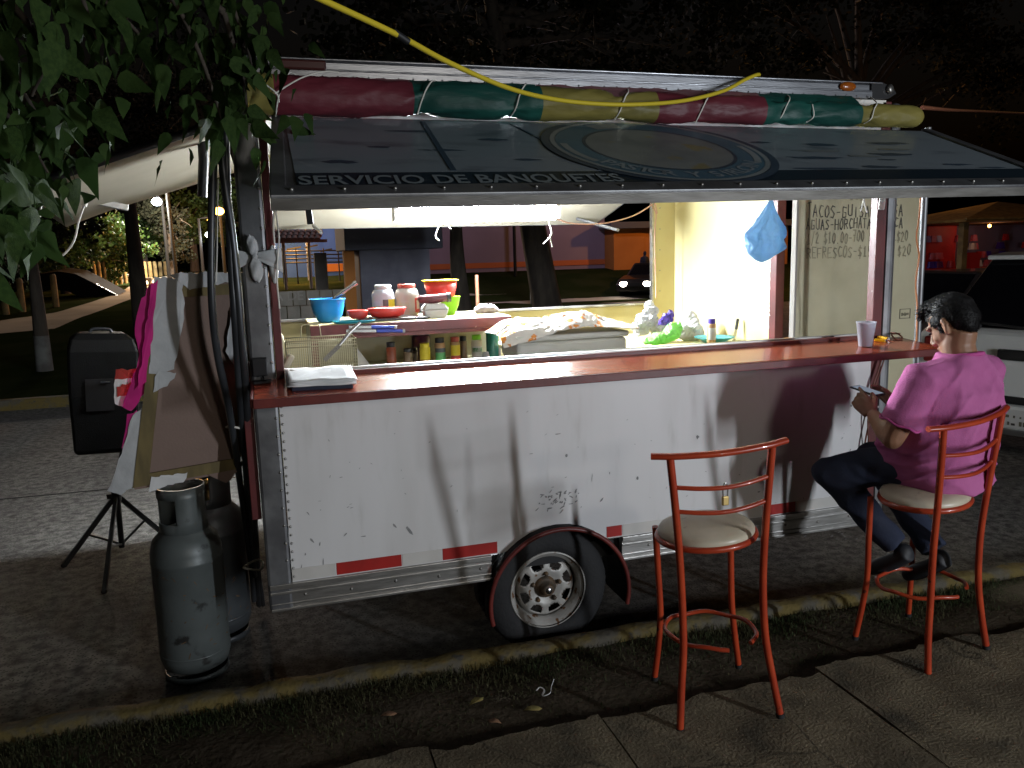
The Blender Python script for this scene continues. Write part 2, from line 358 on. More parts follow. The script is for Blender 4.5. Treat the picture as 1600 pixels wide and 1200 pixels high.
# joint lines in the road concrete
m_ = MB()
a_, b_ = pz(0, 780, .004), pz(235, 758, .004); m_.bar(a_+(a_-b_)*3, b_+(b_-a_)*2, .012, .004)
tag(m_.build('road_joint', M['black']), kind='structure')
def wob(x, s=1.0, a=.02): return a*(mnoise.noise(V((x*s, 3.1, 7.7)))+.5*mnoise.noise(V((x*s*3, 1.1, 2.7))))
kx = lambda x: -.035-.028*x
m_ = MB(); K = 200; x0, x1 = -14, 26
prof = [(0,-.02),(0,.095),(.012,.122),(.035,.132),(.085,.132),(.105,.122),(.115,.08),(.115,-.02)]
def kp(a, b):
    x = x0+(x1-x0)*a; i = min(7, int(round(b*7))); d, z = prof[i]
    return (x, kx(x)-d+wob(x, 5, .016)+(.004 if i in (3,4) else 0), z+(wob(x+9, 7, .012) if z > .05 else 0))
m_.grid(kp, 700, 7); tag(m_.build('kerb', M['kerb']), kind='structure')
m_ = MB(); m_.box(-80, 90, 8.5, 8.66, -.03, .14); tag(m_.build('far_kerb', M['kerb'], bevel=.02), kind='structure')
# verge of bare earth between kerb and pavement
def vp(a, b):
    x = -14+40*a; y = (kx(x)-.11) + (-1.0-kx(x)+.11)*b; n = mnoise.noise(V((x*2.3, y*4, 0)))
    return (x, y, .085+.022*n+.02*math.sin(math.pi*min(1, b*1.3))+.01*mnoise.noise(V((x*9, y*9, 3))))
m_ = MB(); m_.grid(vp, 300, 14); tag(m_.build('verge', M['dirt']), kind='structure')
# pavement of broken concrete slabs
pv = thing('pavement', None, None); pv['kind'] = 'structure'
def slab(xa, xb, ya, yb, rag=0, z=.14):
    pts = []; rnd = random.Random(int(xa*1000+yb*77))
    def edge(p, q, amp, n):
        for i in range(n):
            t = i/n; d = (V(q)-V(p)); nn = V((-d.y, d.x, 0)).normalized()
            x = V(p)+d*t; pts.append(x+nn*amp*(mnoise.noise(V((x.x*6, x.y*6, 1.5)))+.7*mnoise.noise(V((x.x*19, x.y*19, 4))))*(0 if i == 0 and amp < .01 else 1))
    edge((xa, ya, z), (xb, ya, z), .006, 5); edge((xb, ya, z), (xb, yb, z), .006, 5)
    edge((xb, yb, z), (xa, yb, z), .035 if rag else .006, 22 if rag else 5); edge((xa, yb, z), (xa, ya, z), .006, 5)
    dz = rnd.uniform(-.004, .004); b = MB(); n = len(pts)
    top = [V((p.x, p.y, z+dz)) for p in pts]; bot = [V((p.x, p.y, 0)) for p in pts]
    b.add(top, [tuple(range(n))]); b.add(top+bot, [(i, (i+1) % n, n+(i+1) % n, n+i) for i in range(n)])
    o = b.build('slab', M['pave'], pv, bevel=.006)
jx = [-4.2, -2.9, -1.75, -.62, .42, 1.06, 2.02, 2.86, 3.9, 5.1, 6.3, 7.5]
for i in range(len(jx)-1):
    slab(jx[i]+.003, jx[i+1]-.003, -1.62-.04*(i % 2), -.735-.02*(i % 3), 1)
jx2 = [-4.2, -2.6, -1.2, .1, 1.45, 2.5, 3.7, 5.0, 6.3, 7.5]
for r_, (ya, yb) in enumerate(((-2.9, -1.69), (-4.2, -2.92), (-5.6, -4.22))):
    for i in range(len(jx2)-1): slab(jx2[i]+.003+.2*r_, jx2[i+1]-.003+.2*r_, ya, yb)
m_ = MB(); m_.box(-80, 90, -60, -.9, -.03, .118); tag(m_.build('pavement_bed', M['dirt']), kind='structure')
# grass on the verge
def blades(n, xr, fy, h, seed):
    rnd = random.Random(seed); b = MB()
    for i in range(n):
        x = rnd.uniform(*xr); y = fy(rnd, x)
        if y is None: continue
        z = .10; a = rnd.uniform(0, 6.28); L = h*rnd.uniform(.4, 1.25); w = rnd.uniform(.0010, .0026); ln = rnd.uniform(.35, 1.25)
        d = V((math.cos(a), math.sin(a), 0)); s_ = V((-d.y, d.x, 0))*w; p = V((x, y, z-.02)); q = p+V((0,0,L*.6))+d*L*.25*ln; t = p+V((0,0,L*(1-.45*ln)))+d*L*.9*ln
        b.add([p-s_, p+s_, q+s_*.8, q-s_*.8, t], [(0,1,2,3), (3,2,4)])
    return b
def gy(rnd, x):
    y = kx(x)-.125-abs(rnd.gauss(0, .21)); dens = .5+.5*mnoise.noise(V((x*2.6, y*3, 5)))
    lim = -.86 if x < .5 else -.70
    if y < lim or rnd.random() > dens*1.5*(1.25 if x < .6 else .85): return None
    return y
tag(blades(34000, (-2.2, 6), gy, .050, 5).build('verge_grass', M['grass']), kind='stuff')
def gy2(rnd, x): return -.74-rnd.uniform(0, .12) if rnd.random() < .35 else None
tag(blades(500, (-1, 5), gy2, .035, 9).build('pavement_weeds', M['grass']), kind='stuff')
# litter on the verge
def litter_leaf(u, v, size, m, label):
    p = pz(u, v, .125); b = MB(); a = random.uniform(0, 6.28)
    c, s_ = math.cos(a), math.sin(a)
    prof = [(-.5,0),(-.3,.2),(0,.27),(.3,.16),(.55,0),(.3,-.16),(0,-.25),(-.3,-.2)]
    vs = [p+V(((x*c-y*s_)*size, (x*s_+y*c)*size, abs(y)*size*.5+.004*math.sin(x*9))) for x, y in prof]
    b.add([p+V((0,0,.002))]+vs, [(0, i+1, (i+1) % 8+1) for i in range(8)], True)
    b.build('fallen_leaf', m, org=p, solid=.0015, label=label, cat='leaf', group='dead leaves fallen on the verge')
mk('leaf_dry', (.34,.29,.09), .7, col2=(.22,.16,.05), scale=20); mk('leaf_brown', (.24,.13,.07), .8)
litter_leaf(833, 1109, .07, M['leaf_dry'], 'yellow green dead leaf on bare earth beside the white paper scrap')
litter_leaf(745, 1096, .065, M['leaf_dry'], 'crumpled yellow dead leaf in the grass between kerb and pavement')
litter_leaf(772, 1128, .05, M['leaf_brown'], 'small brown dead leaf on earth nearest the pavement edge')
litter_leaf(608, 1117, .06, M['leaf_brown'], 'pale brown curled dead leaf in the thick dark grass')
p0 = pz(853, 1085, .13)
m_ = MB(); m_.tube(bez([p0+V(k) for k in ((-.03,.03,.006),(-.012,.038,.012),(.0,.02,.008),(-.018,-.012,.004),(.01,-.02,.014),(.026,.01,.02),(.05,.045,.03))], 5), .0035, 6, flat=.4)
m_.build('paper_scrap', M['paper'], org=p0, label='twisted white paper scrap lying on the earth of the verge', cat='litter')

# ================================================================== FOOD TRAILER
L = 2.88
tr = thing('food_trailer', 'white street food trailer with red serving counter and raised side flaps', 'trailer', (0, 0, 0))
wc = V((1.135, .05, .305))
# lower panel with wheel arch cut-out
fa = V((1.175, 0, .30)); fr = .335
arch = []
for k in range(17):
    a = math.pi*(1-k/16); x = fa.x+fr*.99*math.cos(a); z = fa.z+fr*.96*math.sin(a)
    if z > .52: arch.append((x, z))
poly = [(.004, .52)]+[(arch[0][0]-.03, .52)]+arch+[(arch[-1][0]+.03, .52)]+[(L, .52), (L, 1.336), (.004, 1.336)]
m_ = MB(); m_.prism(poly, lambda x, z, d: (x, d, z), 0, .02); lower = m_.build('side_panel', M['white_panel'], tr)
def scuffs():
    b = MB(); rnd = random.Random(4)
    def mark(u, v, l, w, a):
        p = py(u, v, -.0012); c, s_ = math.cos(a), math.sin(a); n = 7
        pts = [(l*math.cos(6.28*k/n)*.5*rnd.uniform(.5,1.1), w*math.sin(6.28*k/n)*.5*rnd.uniform(.5,1.3)) for k in range(n)]
        b.add([(p.x+x*c-y*s_, -.0012, p.z+x*s_+y*c) for x, y in pts], [tuple(range(n))])
    for i in range(46):
        mark(868+rnd.gauss(0,16), 780+rnd.gauss(0,8), rnd.uniform(.006,.035), rnd.uniform(.003,.008), rnd.gauss(.5,.7))
    for u, v, l, w, a in ((640,829,.05,.02,-1),(617,822,.03,.008,-1),(568,838,.03,.005,0),(540,835,.025,.005,.8),(1186,768,.02,.01,0),(940,781,.028,.008,.8),(996,747,.018,.018,0),(872,678,.03,.006,0),(885,712,.018,.018,0),(830,709,.02,.005,0),(925,747,.05,.004,1.5),(487,844,.035,.008,-1),(481,802,.025,.005,-1),(500,850,.02,.005,1.4),(477,866,.02,.006,1.3),(1372,636,.014,.014,0),(1330,634,.012,.012,0),(1328,705,.04,.004,1.2),(470,890,.05,.005,1.3),(505,879,.04,.005,1.5),(537,884,.05,.004,.1),(560,884,.05,.004,.2),(1090,683,.02,.02,0)):
        mark(u, v, l, w, a)
    for i in range(60): mark(rnd.uniform(960,1340), 842-(rnd.uniform(0,1)**2)*14-.12*(0), rnd.uniform(.008,.03), rnd.uniform(.002,.004), rnd.gauss(.1,.5))
    for i in range(50):
        u = rnd.uniform(470, 1330); mark(u, rnd.uniform(640, 800), rnd.uniform(.004,.02), rnd.uniform(.002,.004), rnd.gauss(.2,.8))
    return b
o = scuffs().build('scuff_marks', M['scuff'], lower); o['kind'] = 'stuff'
m_ = MB()
for i in range(22):
    z = 1.30-i*.036*1.0; m_.ball((.012, 0, z), .006, .005, .006, 8, 5)
o = m_.build('rivets', M['alu'], lower, kind='stuff')
# reflective tape blocks
def tape(u0, u1, m):
    a = py(u0, 880, 0).x; b_ = py(u1, 880, 0).x; q = MB(); q.box(a+.001, b_-.001, -.0022, -.0002, .525, .577); q.build('reflective_tape', M[m], tr)
for u0, u1, c in ((455,524,'tape_white'),(525,628,'tape_red'),(629,691,'tape_white'),(692,778,'tape_red'),(948,972,'tape_red'),(973,1040,'tape_white'),(1040,1100,'tape_red'),(1101,1188,'tape_white'),(1189,1240,'tape_red'),(1241,1330,'tape_white')): tape(u0, u1, c)
# ribbed aluminium skirt in two lengths either side of the wheel
def skirt(xa, xb):
    q = MB(); q.box(xa, xb, -.004, .03, .404, .52)
    q.box(xa, xb, -.016, -.004, .498, .520); q.box(xa, xb, -.010, -.004, .474, .486); q.box(xa, xb, -.016, -.004, .404, .416); q.box(xa, xb, -.010, -.004, .430, .436)
    o = q.build('skirt_rail', M['alu'], tr, bevel=.002); r_ = MB(); x = xa+.14; k = 0
    while x < xb-.03: r_.ball((x, -.004, .455 if k % 2 else .462), .007, .006, .007, 8, 5); x += .19; k += 1
    r_.build('bolt', M['steel_worn'], o)
skirt(-.088, .862); skirt(1.50, L+.08)
# chassis, floor and tyres
m_ = MB(); m_.box(-.08, L+.03, .04, 2.04, .42, .50); m_.build('floor', M['black'], tr)
m_ = MB(); m_.box(.05, L, .32, .42, .30, .42); m_.box(.05, L, 1.62, 1.72, .30, .42); m_.box(1.10, 1.17, .2, 1.85, .27, .33)
m_.bar((L, .37, .36), (L+1.15, 1.0, .36), .06, .08); m_.bar((L, 1.67, .36), (L+1.15, 1.04, .36), .06, .08); m_.build('chassis', M['black_metal'], tr)
def wheel(yc, side):
    c = V((wc.x, yc, .305)); ax = (0, -1*side, 0)
    q = MB(); q.lathe([(.176,-.085),(.215,-.092),(.262,-.088),(.290,-.070),(.303,-.045),(.303,.045),(.290,.070),(.262,.088),(.215,.092),(.178,.080),(.172,.0)], c, 56, axis=ax, caps=False)
    for k in range(60):
        a = 6.283*k/60
        for s0 in (-.045, .012):
            q.bar(c+V((math.cos(a)*.300, s0, math.sin(a)*.300)), c+V((math.cos(a+.06)*.300, s0+.033, math.sin(a+.06)*.300)), .012, .012, up=(math.cos(a), 0, math.sin(a)))
    w = q.build('wheel', M['tyre'], tr)
    r_ = MB(); r_.lathe([(.180,.088),(.186,.082),(.178,.070),(.160,.062),(.156,.030),(.150,.018)], c, 48, axis=ax, caps=False)
    # disc with eight openings
    Q = V((0,0,1)).rotation_difference(V(ax)).to_matrix(); N8 = 8; seg = 8; rings = [.150, .136, .128, .112, .098, .090, .075, .055, .035, 0.001]; zz = [.018, .040, .046, .050, .052, .053, .050, .038, .040, .040]
    nn = N8*seg; vs = []
    for ri, rr in enumerate(rings):
        for k in range(nn):
            a = 6.283*k/nn; vs.append(c+Q @ V((rr*math.cos(a), rr*math.sin(a), zz[ri])))
    fs = []
    for ri in range(len(rings)-1):
        for k in range(nn):
            ph = k % seg
            wide = {2: (1,2,3,4,5), 3: (1,2,3,4,5), 4: (2,3,4)}
            if ri in wide and ph in wide[ri]: continue
            fs.append((ri*nn+k, ri*nn+(k+1) % nn, (ri+1)*nn+(k+1) % nn, (ri+1)*nn+k))
    r_.add(vs, fs, True); rim = r_.build('rim', M['rim'], w, weld=True); md = rim.modifiers.new('t', 'SOLIDIFY'); md.thickness = .004
    h = MB(); h.lathe([(.052,.036),(.052,.046),(.040,.056),(.030,.058),(.029,.085),(.024,.092),(.018,.094),(.0001,.094)], c, 24, axis=ax)
    for k in range(5):
        a = 6.283*k/5+.3; h.lathe([(.011,.040),(.011,.060),(.006,.066),(.0001,.066)], c+Q @ V((.068*math.cos(a), .068*math.sin(a), 0)), 6, axis=ax)
    h.build('hub', M['hub'], w)
    g = MB(); g.lathe([(.017,.094),(.014,.098),(.0001,.099)], c, 14, axis=ax); g.build('hub_cap', M['steel'], w)
wheel(.095, 1); wheel(1.95, -1)
# mudguard
m_ = MB()
def fg(a, b):
    t = math.pi*(1.07-1.14*a); r_ = fr*(1.0+.02*math.sin(math.pi*a)); 
    return (fa.x+r_*math.cos(t), -.055+.30*b, fa.z-.02+r_*.98*math.sin(t) if a not in (0,) else fa.z-.02+r_*.98*math.sin(t))
m_.grid(fg, 32, 4); fen = m_.build('mudguard', M['black_metal'], tr, solid=.006)
m_ = MB(); m_.tube([fg(k/32, 0) for k in range(33)], .011, 8); m_.build('mudguard_lip', M['counter_edge'], fen)
# corner posts
def post(name, m, x0, x1, y0, y1, z0, z1, par=tr, bev=.012): q = MB(); q.box(x0, x1, y0, y1, z0, z1); return q.build(name, M[m], par, bevel=bev)
pl = post('corner_post', 'alu_dark', -.095, .001, -.008, .09, .404, 2.52)
m_ = MB()
for i in range(26): m_.ball((-.012, -.008, .62+i*.075), .006, .005, .006, 8, 5)
m_.build('rivets', M['alu'], pl, kind='stuff')
post('window_jamb', 'burgundy', .002, .034, -.004, .05, 1.376, 2.50, bev=.003)
post('jamb_trim', 'burgundy', -.135, -.098, .02, .06, .80, 1.45, bev=.003)
post('corner_post', 'burgundy', L, L+.055, .0, .05, .52, 2.52, bev=.004)
pr = post('corner_post', 'alu_dark', L+.062, L+.125, .0, .06, .45, 2.52, bev=.025)
# counter
m_ = MB(); n_ = 40

def cz(y): return 1.378+.085*y
def pcz(u, v, up=0):
    z = 1.36
    for _ in range(6): p = pz(u, v, z); z = cz(p.y)
    return V((p.x, p.y, z+up))
def cslab(b, xa, xb, ya, yb, t, o=0): b.hexa([(xa,ya,cz(ya)-t+o),(xb,ya,cz(ya)-t+o),(xb,yb,cz(yb)-t+o),(xa,yb,cz(yb)-t+o)], [(xa,ya,cz(ya)+o),(xb,ya,cz(ya)+o),(xb,yb,cz(yb)+o),(xa,yb,cz(yb)+o)])
cslab(m_, -.085, 3.03, -.30, -.002, .028); ct = m_.build('counter', M['counter_red'], tr, bevel=.003)
m_ = MB(); cslab(m_, -.087, 3.032, -.312, -.3005, .034, -.0008); cslab(m_, 3.0305, 3.042, -.30, .0, .034, -.0008); cslab(m_, -.097, -.0855, -.30, .0, .034, -.0008); m_.build('counter_edge', M['counter_edge'], ct, bevel=.003)
m_ = MB(); m_.box(.036, L-.002, .0, .030, 1.352, 1.394); m_.build('counter_sill', M['counter_edge'], ct, bevel=.003)
m_ = MB(); m_.box(.036, L-.002, .032, .057, 1.352, 1.402); m_.build('window_track', M['alu'], ct, bevel=.002)
# latch at the left end
lt = MB(); lt.box(-.085, -.03, -.05, -.009, 1.40, 1.47); lt.bar((-.05, -.03, 1.40), (-.045, -.05, 1.378), .006, .006); lt.box(-.085, -.02, -.085, -.03, 1.373, 1.384); lt.build('latch', M['black_metal'], pl, bevel=.004)
# roof
m_ = MB(); m_.box(-.06, 2.90, .0, 2.08, 2.50, 2.525); m_.build('ceiling', M['ceiling'], tr)
m_ = MB(); m_.box(-.06, 2.80, -.012, 2.08, 2.528, 2.60); rf = m_.build('roof', M['alu_roof'], tr, bevel=.012)
m_ = MB(); m_.box(-.06, 2.80, -.020, -.0125, 2.530, 2.556); m_.tube([(-.06,-.014,2.561),(2.80,-.014,2.561)], .004, 6); m_.tube([(-.06,-.012,2.600),(2.86,-.012,2.600)], .006, 6); m_.build('roof_trim', M['alu_roof'], rf)
m_ = MB()
for i in range(48): m_.ball((.02+i*.0585, -.0205, 2.536), .0045, .003, .0045, 6, 4)
m_.build('rivets', M['alu_dark'], rf, kind='stuff')
m_ = MB()
pp = [(2.80,2.525),(2.90,2.53),(2.945,2.555),(2.92,2.585),(2.86,2.602),(2.80,2.602)]
m_.prism(pp, lambda x, z, d: (x, d, z), -.014, 2.06); m_.build('roof_corner', M['black_metal'], rf, bevel=.008)
m_ = MB(); m_.lathe([(.022,0),(.022,.012),(.012,.018),(.0001,.019)], (2.90, -.014, 2.572), 12, axis=(.3,-1,.1)); m_.build('corner_cap', M['steel_worn'], rf)
m_ = MB(); m_.ball((2.66, -.018, 2.577), .048, .016, .022, 14, 8); m_.build('marker_light', M['amber'], rf)
m_ = MB(); m_.box(.10, .27, -.032, -.013, 2.556, 2.594); m_.build('marker_light', M['marker_dark'], rf, bevel=.008)
m_ = MB(); m_.box(.004, L, .004, .03, 2.385, 2.499); m_.build('front_header', M['white_panel'], tr)
# rear wall with its window, and the two end walls
m_ = MB(); m_.box(2.705, L, 2.05, 2.08, .5, 2.5); m_.box(-.05, 2.704, 2.05, 2.08, .5, 1.452); m_.box(-.05, 2.704, 2.05, 2.08, 2.34, 2.5); rw = m_.build('rear_wall', M['cream'], tr)
m_ = MB(); m_.box(2.690, 2.704, 2.035, 2.075, 1.455, 2.339); m_.box(.04, 2.689, 2.035, 2.075, 1.455, 1.470); m_.build('window_frame', M['alu'], rw, bevel=.002)
m_ = MB()
for z in (1.55, 1.7, 1.85, 2.0, 2.15): m_.ball((2.76, 2.049, z), .005, .004, .005, 6, 4)
m_.build('rivets', M['steel_worn'], rw, kind='stuff')
m_ = MB(); m_.box(L, L+.035, .855, 2.05, .5, 2.5); m_.box(L, L+.035, .06, .7, 2.36, 2.5); m_.build('end_wall', M['cream'], tr)
jb = post('door_jamb', 'burgundy', L-.012, L+.045, .79, .853, .5, 2.36, bev=.003)
# ragged peeling paint on the jamb edge
m_ = MB(); rnd = random.Random(8)
for i in range(26):
    z = 1.36+i*.026; w = .004+.012*rnd.random(); m_.add([(L-.0135, .853-w, z), (L-.0135, .855, z), (L-.0135, .855, z+.025), (L-.0135, .853-w*rnd.random(), z+.02)], [(0,1,2,3)])
m_.build('peeling_paint', M['tape_white'], jb)
m_ = MB(); m_.box(-.094, -.064, .10, 2.05, .5, 1.30); m_.box(-.094, -.064, .10, 2.05, 2.43, 2.5); m_.build('end_wall', M['white_panel'], tr)
# side flap at the back, seen from below
def panel(b, c00, c10, c11, c01, t):
    c = [V(k) for k in (c00, c10, c11, c01)]; n = (c[1]-c[0]).cross(c[3]-c[0]).normalized()*t; b.hexa(c, [k+n for k in c]); return b
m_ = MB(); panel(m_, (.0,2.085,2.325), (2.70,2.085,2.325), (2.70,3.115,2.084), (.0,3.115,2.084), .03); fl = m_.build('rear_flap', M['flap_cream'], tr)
m_ = MB(); m_.tube([(.0,3.12,2.088),(2.70,3.12,2.088)], .008, 6); m_.tube([(2.705,2.09,2.33),(2.705,3.12,2.088)], .008, 6); m_.build('flap_edge', M['alu_dark'], fl)
m_ = MB(); m_.tube([(.35,2.1,2.02),(.35,2.95,2.10)], .012, 6); m_.tube([(2.45,2.1,2.0),(2.45,2.9,2.12)], .012, 6); m_.build('flap_strut', M['alu_dark'], fl)
# flap raised over the left end
c00, c10, c11, c01 = V((-.15,.53,2.437)), V((-.15,2.2,2.415)), V((-1.13,2.1,2.105)), V((-.965,.53,2.150))
def lf(a, b): 
    p = (c00*(1-a)+c01*a)*(1-b)+(c10*(1-a)+c11*a)*b; return p+V((0,0,-.035*math.sin(math.pi*a)*math.sin(math.pi*b)-.02*max(0,a-.75)*4*b))
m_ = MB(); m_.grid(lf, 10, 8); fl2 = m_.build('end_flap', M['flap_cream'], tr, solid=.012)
m_ = MB(); m_.tube([lf(k/10, 0)+V((0,-.004,.012)) for k in range(11)], .020, 6); m_.tube([lf(1, k/8)+V((0,0,.012)) for k in range(9)], .012, 6); m_.tube([lf(k/10, 1)+V((0,0,.008)) for k in range(11)], .010, 6); m_.build('flap_edge', M['black_metal'], fl2)
m_ = MB(); a_ = lf(.55, .55)+V((0,0,-.03)); b_ = lf(.22, .98)+V((0,0,-.03))
a_ = py(138, 312, 1.5); b_ = py(199, 325, 1.62); m_.bar(a_, b_, .03, .035); m_.build('flap_rail', M['alu'], fl2, bevel=.003)
m_ = MB(); a_ = py(317, 220, .75); m_.tube([a_+V((0,0,.03)), py(318, 250, .75), py(316, 308, .75)], .023, 10); m_.build('flap_strut', M['black_metal'], fl2)
# door swung open, with the price list written on its inside
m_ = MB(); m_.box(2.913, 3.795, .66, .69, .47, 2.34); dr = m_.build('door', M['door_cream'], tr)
m_ = MB(); m_.box(2.897, 2.912, .654, .696, .465, 2.345); m_.box(3.796, 3.815, .654, .696, .465, 2.345); m_.box(2.893, 3.815, .654, .696, 2.346, 2.36); m_.box(2.893, 3.815, .654, .696, .45, .464); m_.build('door_trim', M['concrete'], dr, bevel=.002)
m_ = MB(); q = py(1414, 490, .658)
for a in ((-.04,-.03,.04,-.026),(-.04,.026,.04,.03),(-.04,-.03,-.036,.03),(.036,-.03,.04,.03)): m_.box(q.x+a[0], q.x+a[2], .6565, .659, q.z+a[1], q.z+a[3])
rnd = random.Random(3)
for k in range(7): m_.box(q.x-.026+k*.008, q.x-.023+k*.008, .6565, .659, q.z-.012+rnd.uniform(-.004,.004), q.z+.004+rnd.uniform(-.004,.006))
m_.build('drawn_box', M['ink'], dr)
G = {'T':[[(.5,0),(.5,1)],[(0,1),(1,1)]],'A':[[(0,0),(.5,1),(1,0)],[(.2,.4),(.8,.4)]],'C':[[(1,.9),(.4,1),(0,.5),(.4,0),(1,.1)]],'O':[[(.5,1),(0,.6),(.1,.1),(.5,0),(1,.4),(.9,.9),(.5,1)]],
'S':[[(1,.92),(.4,1),(.05,.75),(.9,.3),(.6,0),(0,.06)]],'-':[[(.1,.5),(.9,.5)]],'G':[[(1,.95),(.1,1),(.1,0),(.9,.05),(.9,.45),(.5,.45)]],'E':[[(1,1),(0,1),(0,0),(1,0)],[(0,.5),(.7,.5)]],'U':[[(0,1),(.05,.1),(.5,0),(.95,.1),(1,1)]],
'I':[[(.5,0),(.5,1)]],'D':[[(0,0),(0,1),(.7,.9),(1,.5),(.7,.05),(0,0)]],'H':[[(0,0),(0,1)],[(1,0),(1,1)],[(0,.5),(1,.5)]],'R':[[(0,0),(0,1),(.8,.9),(.8,.55),(0,.5)],[(.3,.5),(1,0)]],'J':[[(.2,1),(1,1)],[(.6,1),(.6,.15),(.3,0),(0,.2)]],
'M':[[(0,0),(0,1),(.5,.4),(1,1),(1,0)]],'F':[[(0,0),(0,1),(1,1)],[(0,.5),(.7,.5)]],'$':[[(1,.85),(.3,.9),(.1,.65),(.9,.35),(.7,.1),(0,.15)],[(.5,-.12),(.5,1.1)]],'0':[[(.5,1),(.1,.7),(.1,.2),(.5,0),(.9,.3),(.9,.8),(.5,1)]],
'1':[[(.2,.8),(.5,1),(.5,0)],[(.2,0),(.8,0)]],'2':[[(.05,.8),(.5,1),(.9,.7),(.1,0),(1,0)]],'5':[[(.95,1),(.15,1),(.1,.55),(.8,.5),(.8,.1),(0,0)]],'7':[[(0,1),(1,1),(.4,0)],[(.2,.5),(.8,.5)]],'.':[[(.4,.0),(.5,.06)]],'/':[[(.1,-.1),(.9,1.1)]],'L':[[(0,1),(0,0),(1,0)]],' ':[]}
def hand(text, u0, u1, v0, hgt, m, w=.0065, seed=1, first=1.0, dv=0, spans=None):
    """one line of marker-pen writing on the door between two columns of the photo"""
    rnd = random.Random(seed); b = MB(); a = py(u0, v0, .658); e = py(u1, v0+dv, .658); n = len(text); st = (e.x-a.x)/n
    for i, ch in enumerate(text):
        k = first if i == 0 else 1; x = a.x+st*i; z = a.z+(e.z-a.z)*i/n+rnd.uniform(-.006,.006); hh = hgt*k*rnd.uniform(.9,1.1); ww = st*.66
        for stroke in G[ch]:
            pts = [V((x+(p[0]+rnd.uniform(-.05,.05))*ww, .658, z+(p[1]+rnd.uniform(-.04,.04))*hh-(k-1)*hgt*.4)) for p in stroke]
            for j in range(len(pts)-1):
                d = (pts[j+1]-pts[j]); d.normalize(); s_ = V((-d.z, 0, d.x))*w/2*rnd.uniform(.75,1.2)
                y0 = V((0, -.0004*(j+1), 0)); b.add([pts[j]-s_-d*w*.3+y0, pts[j]+s_-d*w*.3+y0, pts[j+1]+s_+d*w*.3+y0, pts[j+1]-s_+d*w*.3+y0], [(0,1,2,3)])
    return b.build('handwriting', m, dr, kind='stuff')
hand('115', 1328, 1352, 313, .06, M['ink_faded'], seed=2)
hand('TACOS-GUISADOA-$A', 1261, 1413, 340, .065, M['ink'], seed=3, first=1.5, dv=-3)
hand('AGUAS-HORCHATA -JAICA', 1260, 1412, 359, .058, M['ink'], seed=5, dv=-4)
hand('1/2 $10.00-700 $15.00L$20', 1261, 1420, 381, .062, M['ink_faded'], seed=7, dv=-5, w=.007)
hand('REFRESCOS-$15.00  $20', 1261, 1425, 404, .062, M['ink_faded'], seed=9, dv=-5)
# serving awning with its printed banner
AS = .42; AD = V((0, -1, -AS)).normalized(); AN = V((0, -AS, 1)).normalized()
def aw(x, l, h=0): return V((x, -.05, 2.38))+AD*l+AN*h
def lmax(x): return .935-.030*x
def strip(xa, xb, fa_, fb_, h, n=24): 
    b = MB(); b.grid(lambda a, c: aw(xa+(xb-xa)*a, fa_(xa+(xb-xa)*a)*(1-c)+fb_(xa+(xb-xa)*a)*c, h), n, 1, smooth=False); return b
m_ = MB(); n_ = 24; e_ = [(.055, 0), (3.12, 0), (3.12, lmax(3.12)), (.02, lmax(.02))]
m_.prism(e_, lambda x, l, d: aw(x, l, d), -.028, 0); awn = m_.build('serving_awning', M['alu_dark'], tr)
strip(.10, 3.06, lambda x: .02, lambda x: lmax(x)-.215, .002).build('banner_print', M['print'], awn)
strip(.10, 3.06, lambda x: lmax(x)-.215, lambda x: lmax(x)-.075, .003).build('banner_band', M['print_band'], awn)
m_ = MB()
m_.hexa([aw(.02, lmax(.02)-.07, -.03), aw(3.12, lmax(3.12)-.07, -.03), aw(3.12, lmax(3.12)+.005, -.03), aw(.02, lmax(.02)+.005, -.03)], [aw(.02, lmax(.02)-.07, .012), aw(3.12, lmax(3.12)-.07, .012), aw(3.12, lmax(3.12)+.005, .008), aw(.02, lmax(.02)+.005, .008)])
m_.hexa([aw(.055, 0, -.02), aw(.095, 0, -.02), aw(.068, lmax(0)-.071, -.02), aw(.02, lmax(0)-.071, -.02)], [aw(.055, 0, .010), aw(.095, 0, .010), aw(.068, lmax(0)-.071, .010), aw(.02, lmax(0)-.071, .010)])
m_.hexa([aw(3.065, 0, -.02), aw(3.12, 0, -.02), aw(3.12, lmax(3.1)-.071, -.02), aw(3.065, lmax(3.1)-.071, -.02)], [aw(3.065, 0, .010), aw(3.12, 0, .010), aw(3.12, lmax(3.1)-.071, .010), aw(3.065, lmax(3.1)-.071, .010)])
m_.build('awning_frame', M['alu_dark'], awn, bevel=.004)
m_ = MB(); m_.hexa([aw(.02, lmax(0)+.0055, -.034), aw(3.12, lmax(3.12)+.0055, -.034), aw(3.12, lmax(3.12)+.012, -.034), aw(.02, lmax(0)+.012, -.034)], [aw(.02, lmax(0)+.0055, .0), aw(3.12, lmax(3.12)+.0055, .0), aw(3.12, lmax(3.12)+.012, .0), aw(.02, lmax(0)+.012, .0)])
m_.build('awning_lip', M['alu'], awn)
m_ = MB()
for i in range(21): x = .08+i*.148; m_.ball(aw(x, lmax(x)-.03, .012), .007, .007, .006, 8, 5)
m_.build('rivets', M['steel_worn'], awn, kind='stuff')
